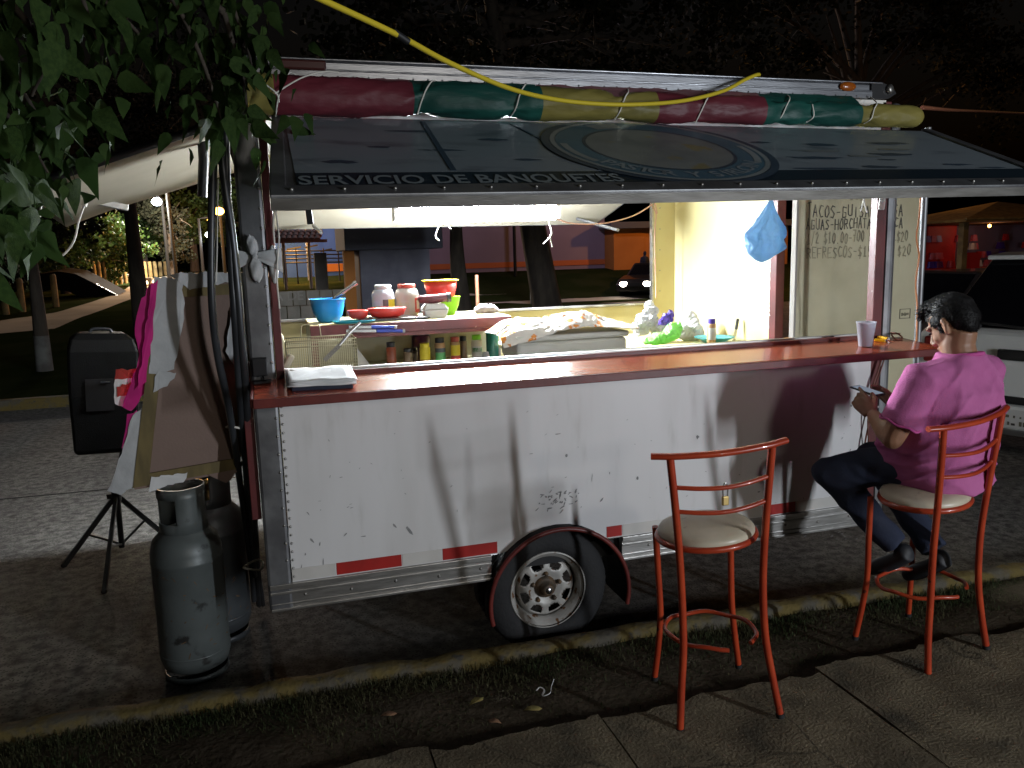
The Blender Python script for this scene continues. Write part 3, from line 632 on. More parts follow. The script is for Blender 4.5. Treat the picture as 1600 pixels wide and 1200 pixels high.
def text_geo(txt, size, bold=.02):
    cu = bpy.data.curves.new('lettering', 'FONT'); cu.body = txt; cu.size = size; cu.offset = bold*size; cu.resolution_u = 3
    o = bpy.data.objects.new('lettering', cu); COL.objects.link(o); dg = bpy.context.evaluated_depsgraph_get(); dg.update()
    me = bpy.data.meshes.new_from_object(o.evaluated_get(dg)); vs = [v.co.copy() for v in me.vertices]; fs = [tuple(p.vertices) for p in me.polygons]
    bpy.data.objects.remove(o); bpy.data.curves.remove(cu); bpy.data.meshes.remove(me); return vs, fs
def awn_text(txt, xa, xb, hgt):
    vs, fs = text_geo(txt, 1); w = max(v.x for v in vs); h = max(v.y for v in vs); q = MB()
    q.add([aw(xa+(xb-xa)*v.x/w, lmax(xa+(xb-xa)*v.x/w)-.095-hgt*v.y/h, .0055) for v in vs], fs); return q.build('lettering', M['print_text'], awn)
def awx(u, v):
    d = ray(u, v); p0 = V((0,-.05,2.38)); t = (p0-CAMP).dot(AN)/d.dot(AN); p = CAMP+d*t; return p.x, (p-p0).dot(AD)
xa, _ = awx(466, 288); xb, _ = awx(975, 283)
awn_text('SERVICIO DE BANQUETES', xa, xb, .085)
# round emblem
ec = (1.475, .40); eR = .435
def ring(r0, r1, a0, a1, h, m, name='emblem_ring', n=72):
    q = MB(); q.grid(lambda a, c: aw(ec[0]+math.cos(a0+(a1-a0)*a)*(r0+(r1-r0)*c)*1.06, max(.005, ec[1]+math.sin(a0+(a1-a0)*a)*(r0+(r1-r0)*c)), h), n, 1, smooth=False); return q.build(name, M[m], awn)
TP = 2*math.pi
ring(.405, eR, 0, TP, .0065, 'print_navy'); ring(.385, .403, 0, TP, .0072, 'print_pale'); ring(.285, .383, 0, TP, .0068, 'print_blue'); ring(.272, .284, 0, TP, .0072, 'print_navy'); ring(.0, .271, 0, TP, .0070, 'print_food', 'emblem_centre')
ring(.30, .372, R(62-180), R(-5-90), .0076, 'print_pale'); ring(.345, .372, R(-8), R(30), .0076, 'print_pale'); ring(.345, .372, R(150), R(188), .0076, 'print_pale')
q = MB(); ET = 'PASTOR Y SIRLOIN'; n_ = len(ET)
for i, ch in enumerate(ET):
    if ch == ' ': continue
    vs, fs = text_geo(ch, .085); cx_ = (max(v.x for v in vs)+min(v.x for v in vs))/2; a = R(148-(i+.5)*116/n_)
    rd = V((math.cos(a), math.sin(a), 0)); tg = V((math.sin(a), -math.cos(a), 0))     # l grows downwards
    q.add([aw(ec[0]+((.365-v.y)*rd.x+(v.x-cx_)*tg.x)*1.06, ec[1]+(.365-v.y)*rd.y+(v.x-cx_)*tg.y, .0082) for v in vs], fs)
q.build('lettering', M['print_text'], awn, kind='stuff')
# printed food shapes beside the emblem (plain brush-like blots)
rnd = random.Random(21)
def blot(x, l, w, h, m, n=12):
    b = MB(); b.add([aw(x+w*math.cos(TP*k/n)*rnd.uniform(.6,1.1), max(.03, l+h*math.sin(TP*k/n)*rnd.uniform(.5,1.2)), .0042+rnd.random()*.0008) for k in range(n)], [tuple(range(n))]); return b
b_ = MB()
for x, l, w, h in ((.55,.20,.10,.018),(.40,.42,.05,.012),(.62,.45,.09,.012),(.25,.60,.06,.02),(.85,.30,.07,.02),(2.12,.50,.16,.02),(2.35,.62,.10,.018),(2.05,.645,.17,.012),(2.55,.44,.14,.022),(2.75,.58,.09,.014),(2.28,.30,.10,.02),(2.66,.26,.12,.02),(.9,.56,.06,.012),(2.9,.62,.08,.010),(2.45,.52,.06,.012),(2.0,.28,.06,.015)):
    c = blot(x, l, w, h, None); b_.add(c.v, c.f)
b_.build('banner_picture', M['print_navy'], awn, kind='stuff')
b_ = MB()
for x, l, w, h in ((2.2,.40,.13,.018),(2.38,.47,.08,.02),(2.62,.36,.10,.02),(1.05,.24,.05,.012)):
    c = blot(x, l, w, h, None); b_.add(c.v, c.f)
b_.build('banner_picture', M['print_food'], awn, kind='stuff')
b_ = MB(); b_.bar(aw(.62,.05,.004), aw(.60,lmax(.6)-.23,.004), .02, .001, up=tuple(AN)); b_.build('banner_crease', M['print_navy'], awn)
b_ = MB(); b_.bar(aw(.98,.05,.004), aw(1.12,lmax(1)-.23,.004), .012, .001, up=tuple(AN)); b_.build('banner_crease', M['print_navy'], awn)
# awning stays
m_ = MB(); m_.tube([(.06,-.01,2.10), aw(.06, .5, -.03)], .010, 6); m_.tube([(2.95,-.01,2.12), aw(2.95, .5, -.03)], .010, 6); m_.build('awning_stay', M['black_metal'], awn)
m_ = MB(); p = py(482, 333, .12); m_.bar(py(430, 325, .1), py(486, 325, .14), .02, .022); m_.bar(p+V((0,0,.02)), p+V((.004,0,-.045)), .03, .026); m_.build('awning_catch', M['black_metal'], tr, bevel=.004)
m_ = MB(); m_.ball((.10, -.10, 2.405), .045, .03, .03, 10, 6); m_.bar((.02,-.06,2.42), (.2,-.1,2.41), .02, .02); m_.build('awning_hinge', M['black_metal'], tr)
# right-hand awning prop
m_ = MB(); m_.tube([(3.148, -.02, .42), (3.138, -.02, 2.40)], .0165, 12); m_.build('awning_prop', M['alu_dark'], tr)
m_ = MB(); m_.bar((2.90,.0,2.02), (2.86,-.05,2.06), .028, .03); m_.bar((2.89,-.0,2.10), (2.84,-.05,2.08), .03, .035); m_.build('post_clamp', M['wire_white'], tr, bevel=.005)

# ================================================================== LIGHT AND THINGS OF THE TRAILER
tl = thing('tube_light', 'lit white fluorescent tube fitting hung above the rear window', 'light', (1.37, 1.95, 2.14))
m_ = MB(); m_.box(.80, 1.94, 1.93, 1.975, 2.165, 2.195); m_.box(.80, .83, 1.91, 1.995, 2.08, 2.165); m_.box(1.91, 1.94, 1.91, 1.995, 2.08, 2.165); m_.build('fitting', M['wire_white'], tl)
m_ = MB(); m_.tube([(.831, 1.952, 2.118), (1.909, 1.952, 2.118)], .047, 12); m_.build('tube', M['tube_glow'], tl)
m_ = MB(); m_.tube([(.95,1.955,2.195),(.95,1.955,2.5)], .003, 5); m_.tube([(1.80,1.955,2.195),(1.80,1.955,2.5)], .003, 5); m_.build('hanging_wire', M['wire_white'], tl)
for nm, pts, lab in (('wire_end', [(688,352),(683,360),(681,371),(686,376)], None), ('wire_end', [(690,351),(699,352),(704,358)], None), ('wire_end', [(858,322),(857,345),(861,358),(861,368),(849,381)], None), ('wire_end', [(860,366),(860,374),(863,386)], None)):
    m_ = MB(); m_.tube(bez([py(u, v, 1.90) for u, v in pts], 5), .0045, 6); m_.build(nm, M['wire_white'], tl)
w_ = [(860,340),(872,343),(893,349),(930,350),(960,346),(992,336),(1020,319)]
m_ = MB(); m_.tube(bez([py(u, v, 1.92) for u, v in w_], 6), .005, 6); m_.tube(bez([py(u, v, 1.93) for u, v in ((1013,312),(1019,322),(1025,334),(1024,352),(1023,380),(1024,420),(1025,465))], 6), .004, 6); m_.tube(bez([py(u, v, 1.94) for u, v in ((1021,312),(1024,322),(1027,334))], 6), .005, 6)
m_.build('light_cable', M['wire_pink'], org=py(940, 350, 1.92), label='thin pinkish cable looping from the lit tube to the window corner', cat='cable')
# rolled tarpaulin tied under the roof edge
tp = thing('rolled_tarpaulin', 'rolled striped tarpaulin in red, green and yellow tied under the roof edge', 'tarpaulin', (1.5, -.1, 2.38))
def tx(u): return py(u, 170, -.1).x
bx = [tx(388), tx(430), tx(645), tx(842), tx(1022), tx(1190), tx(1340), tx(1441)]
ties = [tx(434), tx(655), tx(800), tx(962), tx(1088), tx(1215), tx(1262), tx(1352)]
def tarp_pt(x, a, rk=1):
    t = (x-bx[0])/(bx[-1]-bx[0]); r = .076*(1-t)+.051*t; zc = 2.452*(1-t)+2.436*t
    pinch = sum(math.exp(-((x-k)/.045)**2) for k in ties[1:])
    q = V((x*2.6, math.cos(a)*.8, math.sin(a)*.8)); tw = a*2+x*9+2.4*mnoise.noise(V((x*2.2, 4, 1)))
    lump = 1-.24*min(1, pinch)+.16*mnoise.noise(q)+.12*(1-abs(math.sin(tw)))**3*(.6+min(1, pinch))-.10*abs(mnoise.noise(V((x*7, math.cos(a)*1.6, math.sin(a)*1.6+5))))
    lump += .05*math.sin(a*5+x*40)*min(1, pinch)-.05*abs(mnoise.noise(V((x*19, a*2.2, 9))))
    if x > bx[-1]-.05: lump *= max(.35, 1-((x-bx[-1]+.05)/.05)**2*.6)
    return V((x, -.098+r*.86*lump*rk*math.cos(a), zc+r*lump*rk*math.sin(a)))
for i, c in enumerate(('yellow','red','green','yellow','red','green','yellow')):
    m_ = MB(); xa, xb = bx[i], bx[i+1]
    m_.grid(lambda p, q: tarp_pt(xa+(xb-xa)*p, TP*q), max(8, int((xb-xa)/.009)), 36)
    m_.build('stripe', M['tarp_'+c], tp)
    if 1 <= i <= 5:   # flat part of the cloth rising to the roof
        m_ = MB(); cc = {'red': 'pink', 'yellow': 'pink'}.get(c, c)
        m_.grid(lambda p, q: (xa+(xb-xa)*p, -.055-.075*q+.006*mnoise.noise(V((p*9+i, q*2, 1))), 2.528-.055*q+.008*mnoise.noise(V((p*7+i, q*3, 5)))), 24, 5); m_.build('cloth_edge', M['tarp_'+cc], tp)
for k, x in enumerate(ties):
    m_ = MB(); lean = .085 if k not in (6,) else .01
    m_.tube(bez([(x+lean, -.03, 2.532), tarp_pt(x+lean*.6, 1.9, 1.12), tarp_pt(x+lean*.25, 2.7, 1.08), tarp_pt(x, 3.6, 1.12), tarp_pt(x-.01, 4.5, 1.1)], 5), .0032, 5)
    m_.build('tie_string', M['string'], tp)
m_ = MB(); m_.tube(bez([py(u, v, -.19) for u, v in ((430,146),(452,132),(475,120),(505,112),(530,113))], 5), .003, 5); m_.tube(bez([py(u, v, -.19) for u, v in ((392,108),(410,128),(432,146),(436,160))], 5), .003, 5); m_.build('tie_string', M['string'], tp)
# yellow cable sagging in from above
_p0, _p1 = py(500,-2,-1.15), py(618,53,-.95)
m_ = MB(); cpts = [_p0+(_p0-_p1)*4+V((0,0,.5)), _p0+(_p0-_p1)*2+V((0,0,.12)), _p0+(_p0-_p1)]+[py(u, v, Y) for u, v, Y in ((500,-2,-1.15),(618,53,-.95),(700,97,-.75),(790,136,-.55),(860,154,-.42),(930,162,-.34),(1000,163,-.28),(1070,157,-.2),(1130,142,-.12),(1165,124,-.05),(1186,117,.02))]+[V((2.3,.25,2.615))]
m_.tube(bez(cpts, 8), .0085, 8); yc = m_.build('yellow_cable', M['yellow_cable'], org=py(860,154,-.42), label='yellow electric cable sagging across the front of the trailer roof', cat='cable')
m_ = MB(); p = py(625, 56, -.94); m_.tube([p-V((.02,.01,-.008)), p+V((.025,.012,-.012))], .0105, 8); m_.build('tape_wrap', M['black'], yc)
# wires at the right post
m_ = MB(); m_.tube(bez([py(u, v, -.03) for u, v in ((1378,560),(1372,580),(1364,604),(1362,640),(1352,690),(1347,735))], 6), .0045, 6); m_.tube(bez([py(u, v, -.035) for u, v in ((1382,560),(1374,585),(1362,620),(1356,660),(1360,720))], 6), .0035, 6)
m_.build('hanging_cable', M['wire_brown'], org=py(1362,640,-.03), label='brown twin cable hanging below the right end of the counter', cat='cable')
m_ = MB(); m_.tube(bez([(3.12,-.02,2.38)]+[py(u, v, -.04) for u, v in ((1437,330),(1432,370),(1436,400),(1431,440),(1433,480),(1432,540))], 6), .004, 6)
m_.build('orange_wire', mat('wire_orange', (.55,.20,.07), .5), org=py(1436,400,-.04), label='thin orange wire running down the grey awning prop', cat='cable')
m_ = MB(); m_.tube(bez([py(u, v, -.02) for u, v in ((1350,300),(1349,315),(1345,330)) ], 5), .003, 5); m_.tube(bez([py(u, v, -.02) for u, v in ((1350,300),(1351,318),(1355,332)) ], 5), .003, 5)
m_.build('dangling_string', M['string'], org=py(1350,300,-.02), label='short forked white cord hanging beside the red post', cat='cord')
m_ = MB(); m_.tube(bez([py(u, v, -.04) for u, v in ((430,328),(433,345),(436,372),(434,400),(433,440),(437,482))], 5), .0035, 6); m_.tube(bez([py(u, v, -.03) for u, v in ((428,330),(427,355),(429,380))], 5), .004, 6)
m_.build('dangling_string', M['string'], org=py(433,345,-.04), label='long white cord hanging down the left window jamb', cat='cord')
m_ = MB(); m_.tube(bez([py(u, v, .95) for u, v in ((67,305),(64,322),(62,345),(66,375),(78,400),(92,402),(107,390),(117,372),(123,345),(131,322))], 6), .0052, 6); m_.tube([py(131,322,.95), py(133,313,.95)], .014, 6)
m_.build('white_flex', M['string'], org=py(131,322,.95), label='white lamp flex drooping in a loop under the end flap', cat='cable')
# plastic strip tied in a bow round the left post
bw = thing('tied_bag_strip', 'white plastic bag strip knotted in a bow round the left corner post', 'plastic strip', py(398, 403, -.02))
def leafy(c, d, l, w, nm='bow_loop'):
    d = V(d).normalized(); s_ = d.cross(V((0,1,0))).normalized(); b = MB()
    b.grid(lambda a, q: V(c)+d*l*a+s_*w*(q-.5)*2*math.sin(math.pi*min(1,a*.94+.04))**.7+V((0,-.012*math.sin(q*math.pi)-.006*math.sin(a*9+q*7),0)), 8, 6); b.build(nm, M['paper_torn'], bw, solid=.002)
k0 = py(398, 401, -.03)
leafy(k0, (-.15,0,1), .085, .022); leafy(k0, (.05,0,-1), .10, .026)
m_ = MB(); m_.grid(lambda a, q: (k0.x+.10*a, -.022-.012*math.sin(a*3)+.006*math.sin(q*9), k0.z+.004+(q-.5)*(.02+.075*a)-.02*a), 8, 6); m_.grid(lambda a, q: (k0.x-.085*a, -.022+.012*a, k0.z+(q-.5)*(.02+.07*a)-.012*a), 6, 6); m_.build('band', M['paper_torn'], bw, solid=.002)
m_ = MB(); p = py(427, 405, -.01); m_.ball(p+V((0,0,-.02)), .018, .02, .075, 10, 8); m_.build('bag_tail', M['paper'], bw)
m_ = MB(); m_.ball(k0+V((0,-.004,0)), .012, .01, .014, 8, 6); m_.build('knot', M['paper_torn'], bw)

# ================================================================== INSIDE THE TRAILER
UZ = 1.47
un = thing('kitchen_unit', 'dark red kitchen unit with white top and open shelf under the rear window', 'kitchen unit', (.8, 1.75, .5))
m_ = MB(); m_.box(.21, 1.43, 1.47, 2.03, UZ-.02, UZ); m_.build('top', M['cream'], un, bevel=.004)
m_ = MB(); m_.box(.21, 1.43, 1.455, 1.469, UZ-.065, UZ-.004); m_.build('edge_band', M['burgundy'], un, bevel=.003)
m_ = MB(); m_.box(.21, 1.43, 1.465, 1.485, UZ-.088, UZ-.067); m_.build('apron', M['counter_edge'], un)
for x in (.21, 1.385): m_ = MB(); m_.box(x, x+.045, 1.46, 1.50, .5, UZ-.09); m_.build('leg', M['counter_edge'], un, bevel=.003)
m_ = MB(); m_.box(.21, 1.43, 1.46, 2.03, 1.145, 1.17); m_.build('shelf', M['door_cream'], un)
m_ = MB(); m_.box(.21, 1.43, 2.0, 2.03, 1.172, 1.447); m_.build('back_board', M['door_cream'], un)
tb = thing('work_table', 'pale work table along the right side inside the trailer', 'table', (2.1, 1.5, .5))
m_ = MB(); m_.box(1.46, 2.87, .95, 2.03, 1.225, 1.25); m_.build('table_top', M['cream'], tb)
for x, y in ((1.48,.97),(2.83,.97),(1.48,2.0),(2.83,2.0)): m_ = MB(); m_.box(x, x+.03, y, y+.03, .5, 1.224); m_.build('leg', M['alu'], tb)
fy = thing('fryer_stand', 'steel fryer stand behind the left end of the counter', 'fryer', (.3, .6, .5))
m_ = MB(); m_.box(.03, .62, .25, .85, .9, 1.30); m_.build('body', M['steel_worn'], fy, bevel=.01)
for x, y in ((.05,.27),(.57,.27),(.05,.8),(.57,.8)): m_ = MB(); m_.box(x, x+.03, y, y+.03, .5, .899); m_.build('leg', M['steel_worn'], fy)
# fry basket
fb = thing('fry_basket', 'golden wire frying basket behind the stack of napkins', 'basket', (.22, .58, 1.30))
b0, b1 = (.055,.50,1.325), (.375,.70,1.475)
m_ = MB()
for z in (b0[2], b1[2], b1[2]-.028): m_.tube([(b0[0],b0[1],z),(b1[0],b0[1],z),(b1[0],b1[1],z),(b0[0],b1[1],z)], .0028, 6, closed=True)
m_.tube(bez([(.045,.49,1.475),(.03,.48,1.52),(.035,.47,1.50),(.04,.48,1.40)], 5), .008, 6); m_.tube(bez([(.13,.70,1.475),(.135,.70,1.525),(.155,.70,1.535),(.20,.70,1.535),(.22,.70,1.527),(.225,.70,1.475)], 5), .003, 6)
m_.build('frame', M['wire_gold'], fb)
m_ = MB()
for i in range(34):
    x = b0[0]+(b1[0]-b0[0])*i/33
    for y in (b0[1], b1[1]): m_.tube([(x,y,b0[2]),(x,y,b1[2])], .0017, 4)
for i in range(1, 10):
    z = b0[2]+(b1[2]-b0[2])*i/10
    for y in (b0[1], b1[1]): m_.tube([(b0[0],y,z),(b1[0],y,z)], .0012, 4)
    for x in (b0[0], b1[0]): m_.tube([(x,b0[1],z),(x,b1[1],z)], .0014, 4)
for i in range(16):
    y = b0[1]+(b1[1]-b0[1])*i/15
    for x in (b0[0], b1[0]): m_.tube([(x,y,b0[2]),(x,y,b1[2])], .0017, 4)
o = m_.build('wire_mesh', M['wire_gold'], fb); o['kind'] = 'stuff'
m_ = MB(); m_.bar((.0,.44,1.30), (.075,.46,1.42), .05, .03); m_.build('grip', M['seat_cream'], fb, bevel=.01)
sp = thing('spatula', 'steel spatula with perforated tapering blade leaning on the fry basket', 'spatula', py(530, 540, .46))
m_ = MB(); m_.tube([py(530,540,.46), py(545,521,.47), py(563,504,.48)], [.006,.010,.009], 8); m_.build('handle', M['steel'], sp)
m_ = MB(); m_.bar(py(507,563,.45), py(531,539,.46), .020, .004, up=(0,-1,.3)); 
for k in range(5): q = py(514+k*4, 556-k*4, .4525); m_.ball(q+V((0,-.006,0)), .003, .002, .003, 6, 4)
m_.build('blade', M['steel_worn'], sp)
m_ = MB(); a_ = py(552,542,.62); m_.add([a_, a_+V((.012,0,.0)), py(577,569,.6), py(556,572,.6)], [(0,1,2,3)]); m_.build('grater', M['steel_worn'], org=a_, solid=.01, label='worn metal scraper blade standing right of the fry basket', cat='scraper')
def ax_(u, Y): return py(u, 490, Y).x
def vessel(name, label, cat, u, Y, z, prof, m, parts=(), group=None, n=24, sx=1, sy=1):
    c = V((ax_(u, Y), Y, z)); t = thing(name, label, cat, c, group)
    b = MB(); b.lathe(prof, c, n, caps=True, sx=sx, sy=sy); b.build('body', M[m], t)
    for nm, pr, mm in parts: q = MB(); q.lathe(pr, c, n, caps=True, sx=sx, sy=sy); q.build(nm, M[mm], t)
    return t, c
# blue bowl with a ladle in it
t, c = vessel('mixing_bowl', 'bright blue plastic mixing bowl at the left of the white shelf top', 'bowl', 513, 1.66, UZ, [(.055,.0),(.062,.004),(.085,.045),(.096,.09),(.102,.133),(.108,.137),(.108,.143),(.100,.141),(.09,.09),(.06,.012),(.0001,.01)], 'plastic_blue')
m_ = MB(); m_.tube([c+V((-.04,0,.06)), c+V((.05,-.01,.15)), c+V((.165,-.02,.225))], .012, 8); m_.tube([c+V((.16,-.02,.222)), c+V((.178,-.021,.233))], .017, 8); m_.build('ladle', M['steel'], org=c+V((-.04,0,.06)), label='steel ladle handle sticking out of the blue bowl', cat='ladle')
# two big jars
t, c = vessel('plastic_jar', 'clear plastic jar with white cap and yellow label, a third full of yellow', 'jar', 600, 1.80, UZ, [(.066,0),(.070,.004),(.072,.03),(.072,.145),(.060,.175),(.046,.182)], 'jar_clear', (('cap', [(.050,.180),(.052,.184),(.052,.205),(.046,.209),(.0001,.209)], 'label_white'),))
def label_arc(t, c, r, a0, a1, z0, z1, m, nm='label'):
    q = MB(); q.grid(lambda a, b: c+V((r*math.cos(a0+(a1-a0)*a), r*math.sin(a0+(a1-a0)*a), z0+(z1-z0)*b)), 8, 1, smooth=True); return q.build(nm, M[m], t)
label_arc(t, c, .0735, R(205), R(258), .03, .075, 'label_yellow'); label_arc(t, c, .0735, R(260), R(287), .02, .118, 'label_dark'); label_arc(t, c, .0735, R(288), R(335), .062, .118, 'label_yellow'); label_arc(t, c, .0735, R(288), R(340), .022, .056, 'label_white')
t, c = vessel('plastic_jar', 'cream filled jar with dark red screw lid right of the clear jar', 'jar', 637, 1.80, UZ, [(.064,0),(.070,.004),(.074,.04),(.076,.14),(.066,.172),(.050,.184)], 'jar_full', (('lid', [(.056,.182),(.057,.186),(.057,.204),(.054,.208),(.0001,.209)], 'lid_red'),))
label_arc(t, c, .0765, R(215), R(270), .01, .095, 'jar_cream'); label_arc(t, c, .0775, R(300), R(345), .03, .12, 'label_red'); label_arc(t, c, .0782, R(310), R(338), .05, .105, 'label_white')
# red fish-shaped tray on a board
m_ = MB(); p = V((ax_(607,1.60), 1.60, UZ)); m_.box(p.x-.19, p.x+.20, 1.50, 1.72, UZ+.001, UZ+.018); m_.build('cutting_board', M['glass_dark'], org=p, bevel=.004, label='dark cutting board under the red dish', cat='board')
m_ = MB(); 
def dish(u0, u1, w, h): 
    a = ax_(u0, 1.56); b = ax_(u1, 1.56); c = V(((a+b)/2, 1.58, UZ+.0185)); hw = (b-a)/2
    m_.lathe([(.55*hw,0),(.85*hw,.012),(1.0*hw,h),(.95*hw,h+.004),(.85*hw,h-.004),(.5*hw,.012),(.0001,.012)], c, 28, sy=w/hw)
dish(575, 636, .06, .055); dish(543, 577, .05, .048)
m_.build('serving_dish', M['plastic_red'], org=p+V((0,0,.0185)), label='red glossy long dish lying in front of the two jars', cat='dish')
# stacked bowls
t, c = vessel('plastic_bowl', 'lime green bowl under the red tub', 'bowl', 699, 1.80, UZ, [(.045,0),(.05,.004),(.075,.06),(.088,.115),(.092,.118),(.086,.118),(.06,.03),(.0001,.012)], 'plastic_green')
t, c2 = vessel('plastic_tub', 'red tub with yellow rim stacked on the green bowl', 'tub', 690, 1.80, UZ+.100, [(.080,0),(.085,.003),(.108,.118),(.103,.118),(.08,.01),(.0001,.008)], 'plastic_red', (('rim', [(.108,.117),(.120,.120),(.120,.127),(.106,.127)], 'plastic_yellow'),))
m_ = MB(); c = V((ax_(679,1.60),1.60,UZ)); m_.hexa([c+V((-.062,-.05,0)),c+V((.062,-.05,0)),c+V((.062,.05,0)),c+V((-.062,.05,0))],[c+V((-.078,-.065,.052)),c+V((.078,-.065,.052)),c+V((.078,.065,.052)),c+V((-.078,.065,.052))])
m_.hexa([c+V((-.078,-.065,.055)),c+V((.078,-.065,.055)),c+V((.078,.065,.055)),c+V((-.078,.065,.055))],[c+V((-.055,-.045,.088)),c+V((.055,-.045,.088)),c+V((.055,.045,.088)),c+V((-.055,.045,.088))])
m_.build('foam_box', M['foam'], org=c, bevel=.006, label='white foam takeaway box on the white shelf edge', cat='box')
m_ = MB(); c = V((ax_(678,1.60),1.60,UZ+.116)); m_.tube([c+V((-.095,0,-.004)),c+V((-.085,0,0)),c+V((0,0,.0)),c+V((.07,0,.006)),c+V((.095,0,.006))], [.015,.026,.028,.027,.022], 12); o = m_.build('sausage_pack', M['sausage'], org=c, label='dark red wrapped sausage lying across the foam box', cat='sausage')
m_ = MB(); m_.tube([c+V((.085,0,.006)),c+V((.108,0,.008))], .030, 12); m_.build('end_cap', M['black'], o)
m_ = MB(); c = V((ax_(660,1.52),1.52,UZ)); m_.ball(c+V((0,0,.010)), .05, .035, .010, 12, 6); m_.build('black_lid', M['black'], org=c, label='small black lid at the shelf edge in front of the foam box', cat='lid')
m_ = MB(); c = V((ax_(552,1.50),1.50,UZ)); m_.lathe([(.10,.0),(.128,.010),(.130,.016),(.11,.014),(.10,.010),(.0001,.010)], c, 28, sy=.5); m_.build('teal_dish', M['plastic_teal'], org=c, label='shallow teal plastic dish lying in front of the blue bowl', cat='dish')
for k, (u0, u1, u2, v, lab) in enumerate(((545,580,620,511,'upper blue handled knife laid along the dark red shelf edge'),(541,588,633,517,'lower blue handled knife laid along the dark red shelf edge'))):
    t = thing('kitchen_knife', lab, 'knife', py(u1, v, 1.44), 'blue handled knives')
    q = MB(); q.bar(py(u0, v, 1.44), py(u1, v, 1.44), .004, .016); q.build('blade', M['steel'], t)
    q = MB(); q.bar(py(u1, v, 1.44), py(u2-4, v, 1.44), .016, .018); q.build('handle', M['knife_blue'], t, bevel=.004)
    q = MB(); q.bar(py(u2-4, v, 1.44), py(u2, v, 1.44), .018, .020); q.build('butt', M['label_white'], t, bevel=.004)
c = V((ax_(760,1.75),1.75,UZ))
def organic(mb, voxel, it=4, fac=.5, noise_=None, mats=None, name='body'):
    """melt overlapping volumes into one continuous surface"""
    me = mb.mesh(name, []); o = bpy.data.objects.new(name, me); COL.objects.link(o)
    r = o.modifiers.new('r', 'REMESH'); r.mode = 'VOXEL'; r.voxel_size = voxel; r.use_smooth_shade = True
    if it: s_ = o.modifiers.new('s', 'SMOOTH'); s_.iterations = it; s_.factor = fac
    dg = bpy.context.evaluated_depsgraph_get(); dg.update()
    nm = bpy.data.meshes.new_from_object(o.evaluated_get(dg)); bpy.data.objects.remove(o); bpy.data.meshes.remove(me)
    if noise_:
        no = [v.normal.copy() for v in nm.vertices]
        for v, k in zip(nm.vertices, no): v.co += k*noise_(v.co)
    nm.update(); nm.materials.clear()
    for q in (mats or []): nm.materials.append(q)
    for p in nm.polygons: p.use_smooth = True
    return nm
def put(name, me, parent=None, org=None, **k):
    o_ = ORG[parent.name] if parent is not None else V(org)
    for v in me.vertices: v.co -= o_
    me.update(); return tag(link(name, me, parent, o_), **k)
m_ = MB()
for dx, r_ in ((-.05,.034),(-.02,.045),(.03,.040),(.055,.030)): m_.ball(c+V((dx,0,r_*.7)), r_, r_, r_*.8, 12, 8)
me = organic(m_, .006, 2, noise_=lambda p: .006*mnoise.noise(p*40), mats=[mat('rag', (.42,.36,.38), .9)]); put('cleaning_rag', me, org=c, label='crumpled greyish rag on the right end of the white shelf top', cat='rag')
# spice bottles on the shelf below
def spice(u, Y, r, h, body, cap, lab, labels=(), caph=.03, capr=None, group='spice bottles on the open shelf', name='spice_bottle', cat='bottle', zb=1.17):
    capr = capr or r*.86
    t, c = vessel(name, lab, cat, u, Y, zb, [(r*.94,0),(r,.004),(r,h*.78),(r*.72,h*.86),(r*.7,h-caph)], body, (('cap', [(capr,h-caph),(capr,h-.002),(capr*.94,h),(.0001,h)], cap),), group, 16)
    for z0, z1, m in labels: label_arc(t, c, r*1.02, R(200), R(340), z0, z1, m)
spice(608, 1.58, .031, .165, 'spice_red', 'black', 'red spice bottle with black cap, first of the shelf row')
spice(634, 1.58, .028, .12, 'spice_brown', 'black', 'short grey brown spice bottle left of the big dark jar')
spice(645, 1.70, .022, .11, 'spice_brown', 'glass_dark', 'small dark bottle tucked behind the yellow labelled bottle')
spice(656, 1.80, .062, .215, 'berry', 'berry', 'big dark purple jar standing behind the yellow labelled bottle', capr=.05, caph=.035, name='storage_jar', cat='jar')
spice(661, 1.55, .034, .15, 'spice_tan', 'label_yellow', 'bottle with a large yellow label in front of the purple jar', ((.05,.125,'label_yellow'),))
spice(685, 1.58, .034, .175, 'spice_tan', 'black', 'bottle with green label and black cap on the shelf', ((.03,.085,'label_green'),(.086,.112,'label_dark'),))
spice(709, 1.58, .031, .175, 'spice_tan', 'lid_red', 'bottle with red cap and orange label on the shelf', ((.06,.125,'label_yellow'),(.03,.058,'label_red')))
spice(722, 1.70, .026, .165, 'spice_brown', 'black', 'dark brown bottle right behind the red capped one')
spice(743, 1.58, .034, .18, 'jar_cream', 'lid_green', 'bottle with lime green cap and white label on the shelf', ((.03,.11,'label_white'),(.075,.10,'label_green')))
spice(768, 1.70, .042, .235, 'green_glass', 'green_glass', 'dark green glass bottle at the right end of the shelf', caph=.09, capr=.016)
spice(757, 1.55, .022, .07, 'jar_clear', 'jar_clear', 'tiny clear bottle beside the lime green cap')
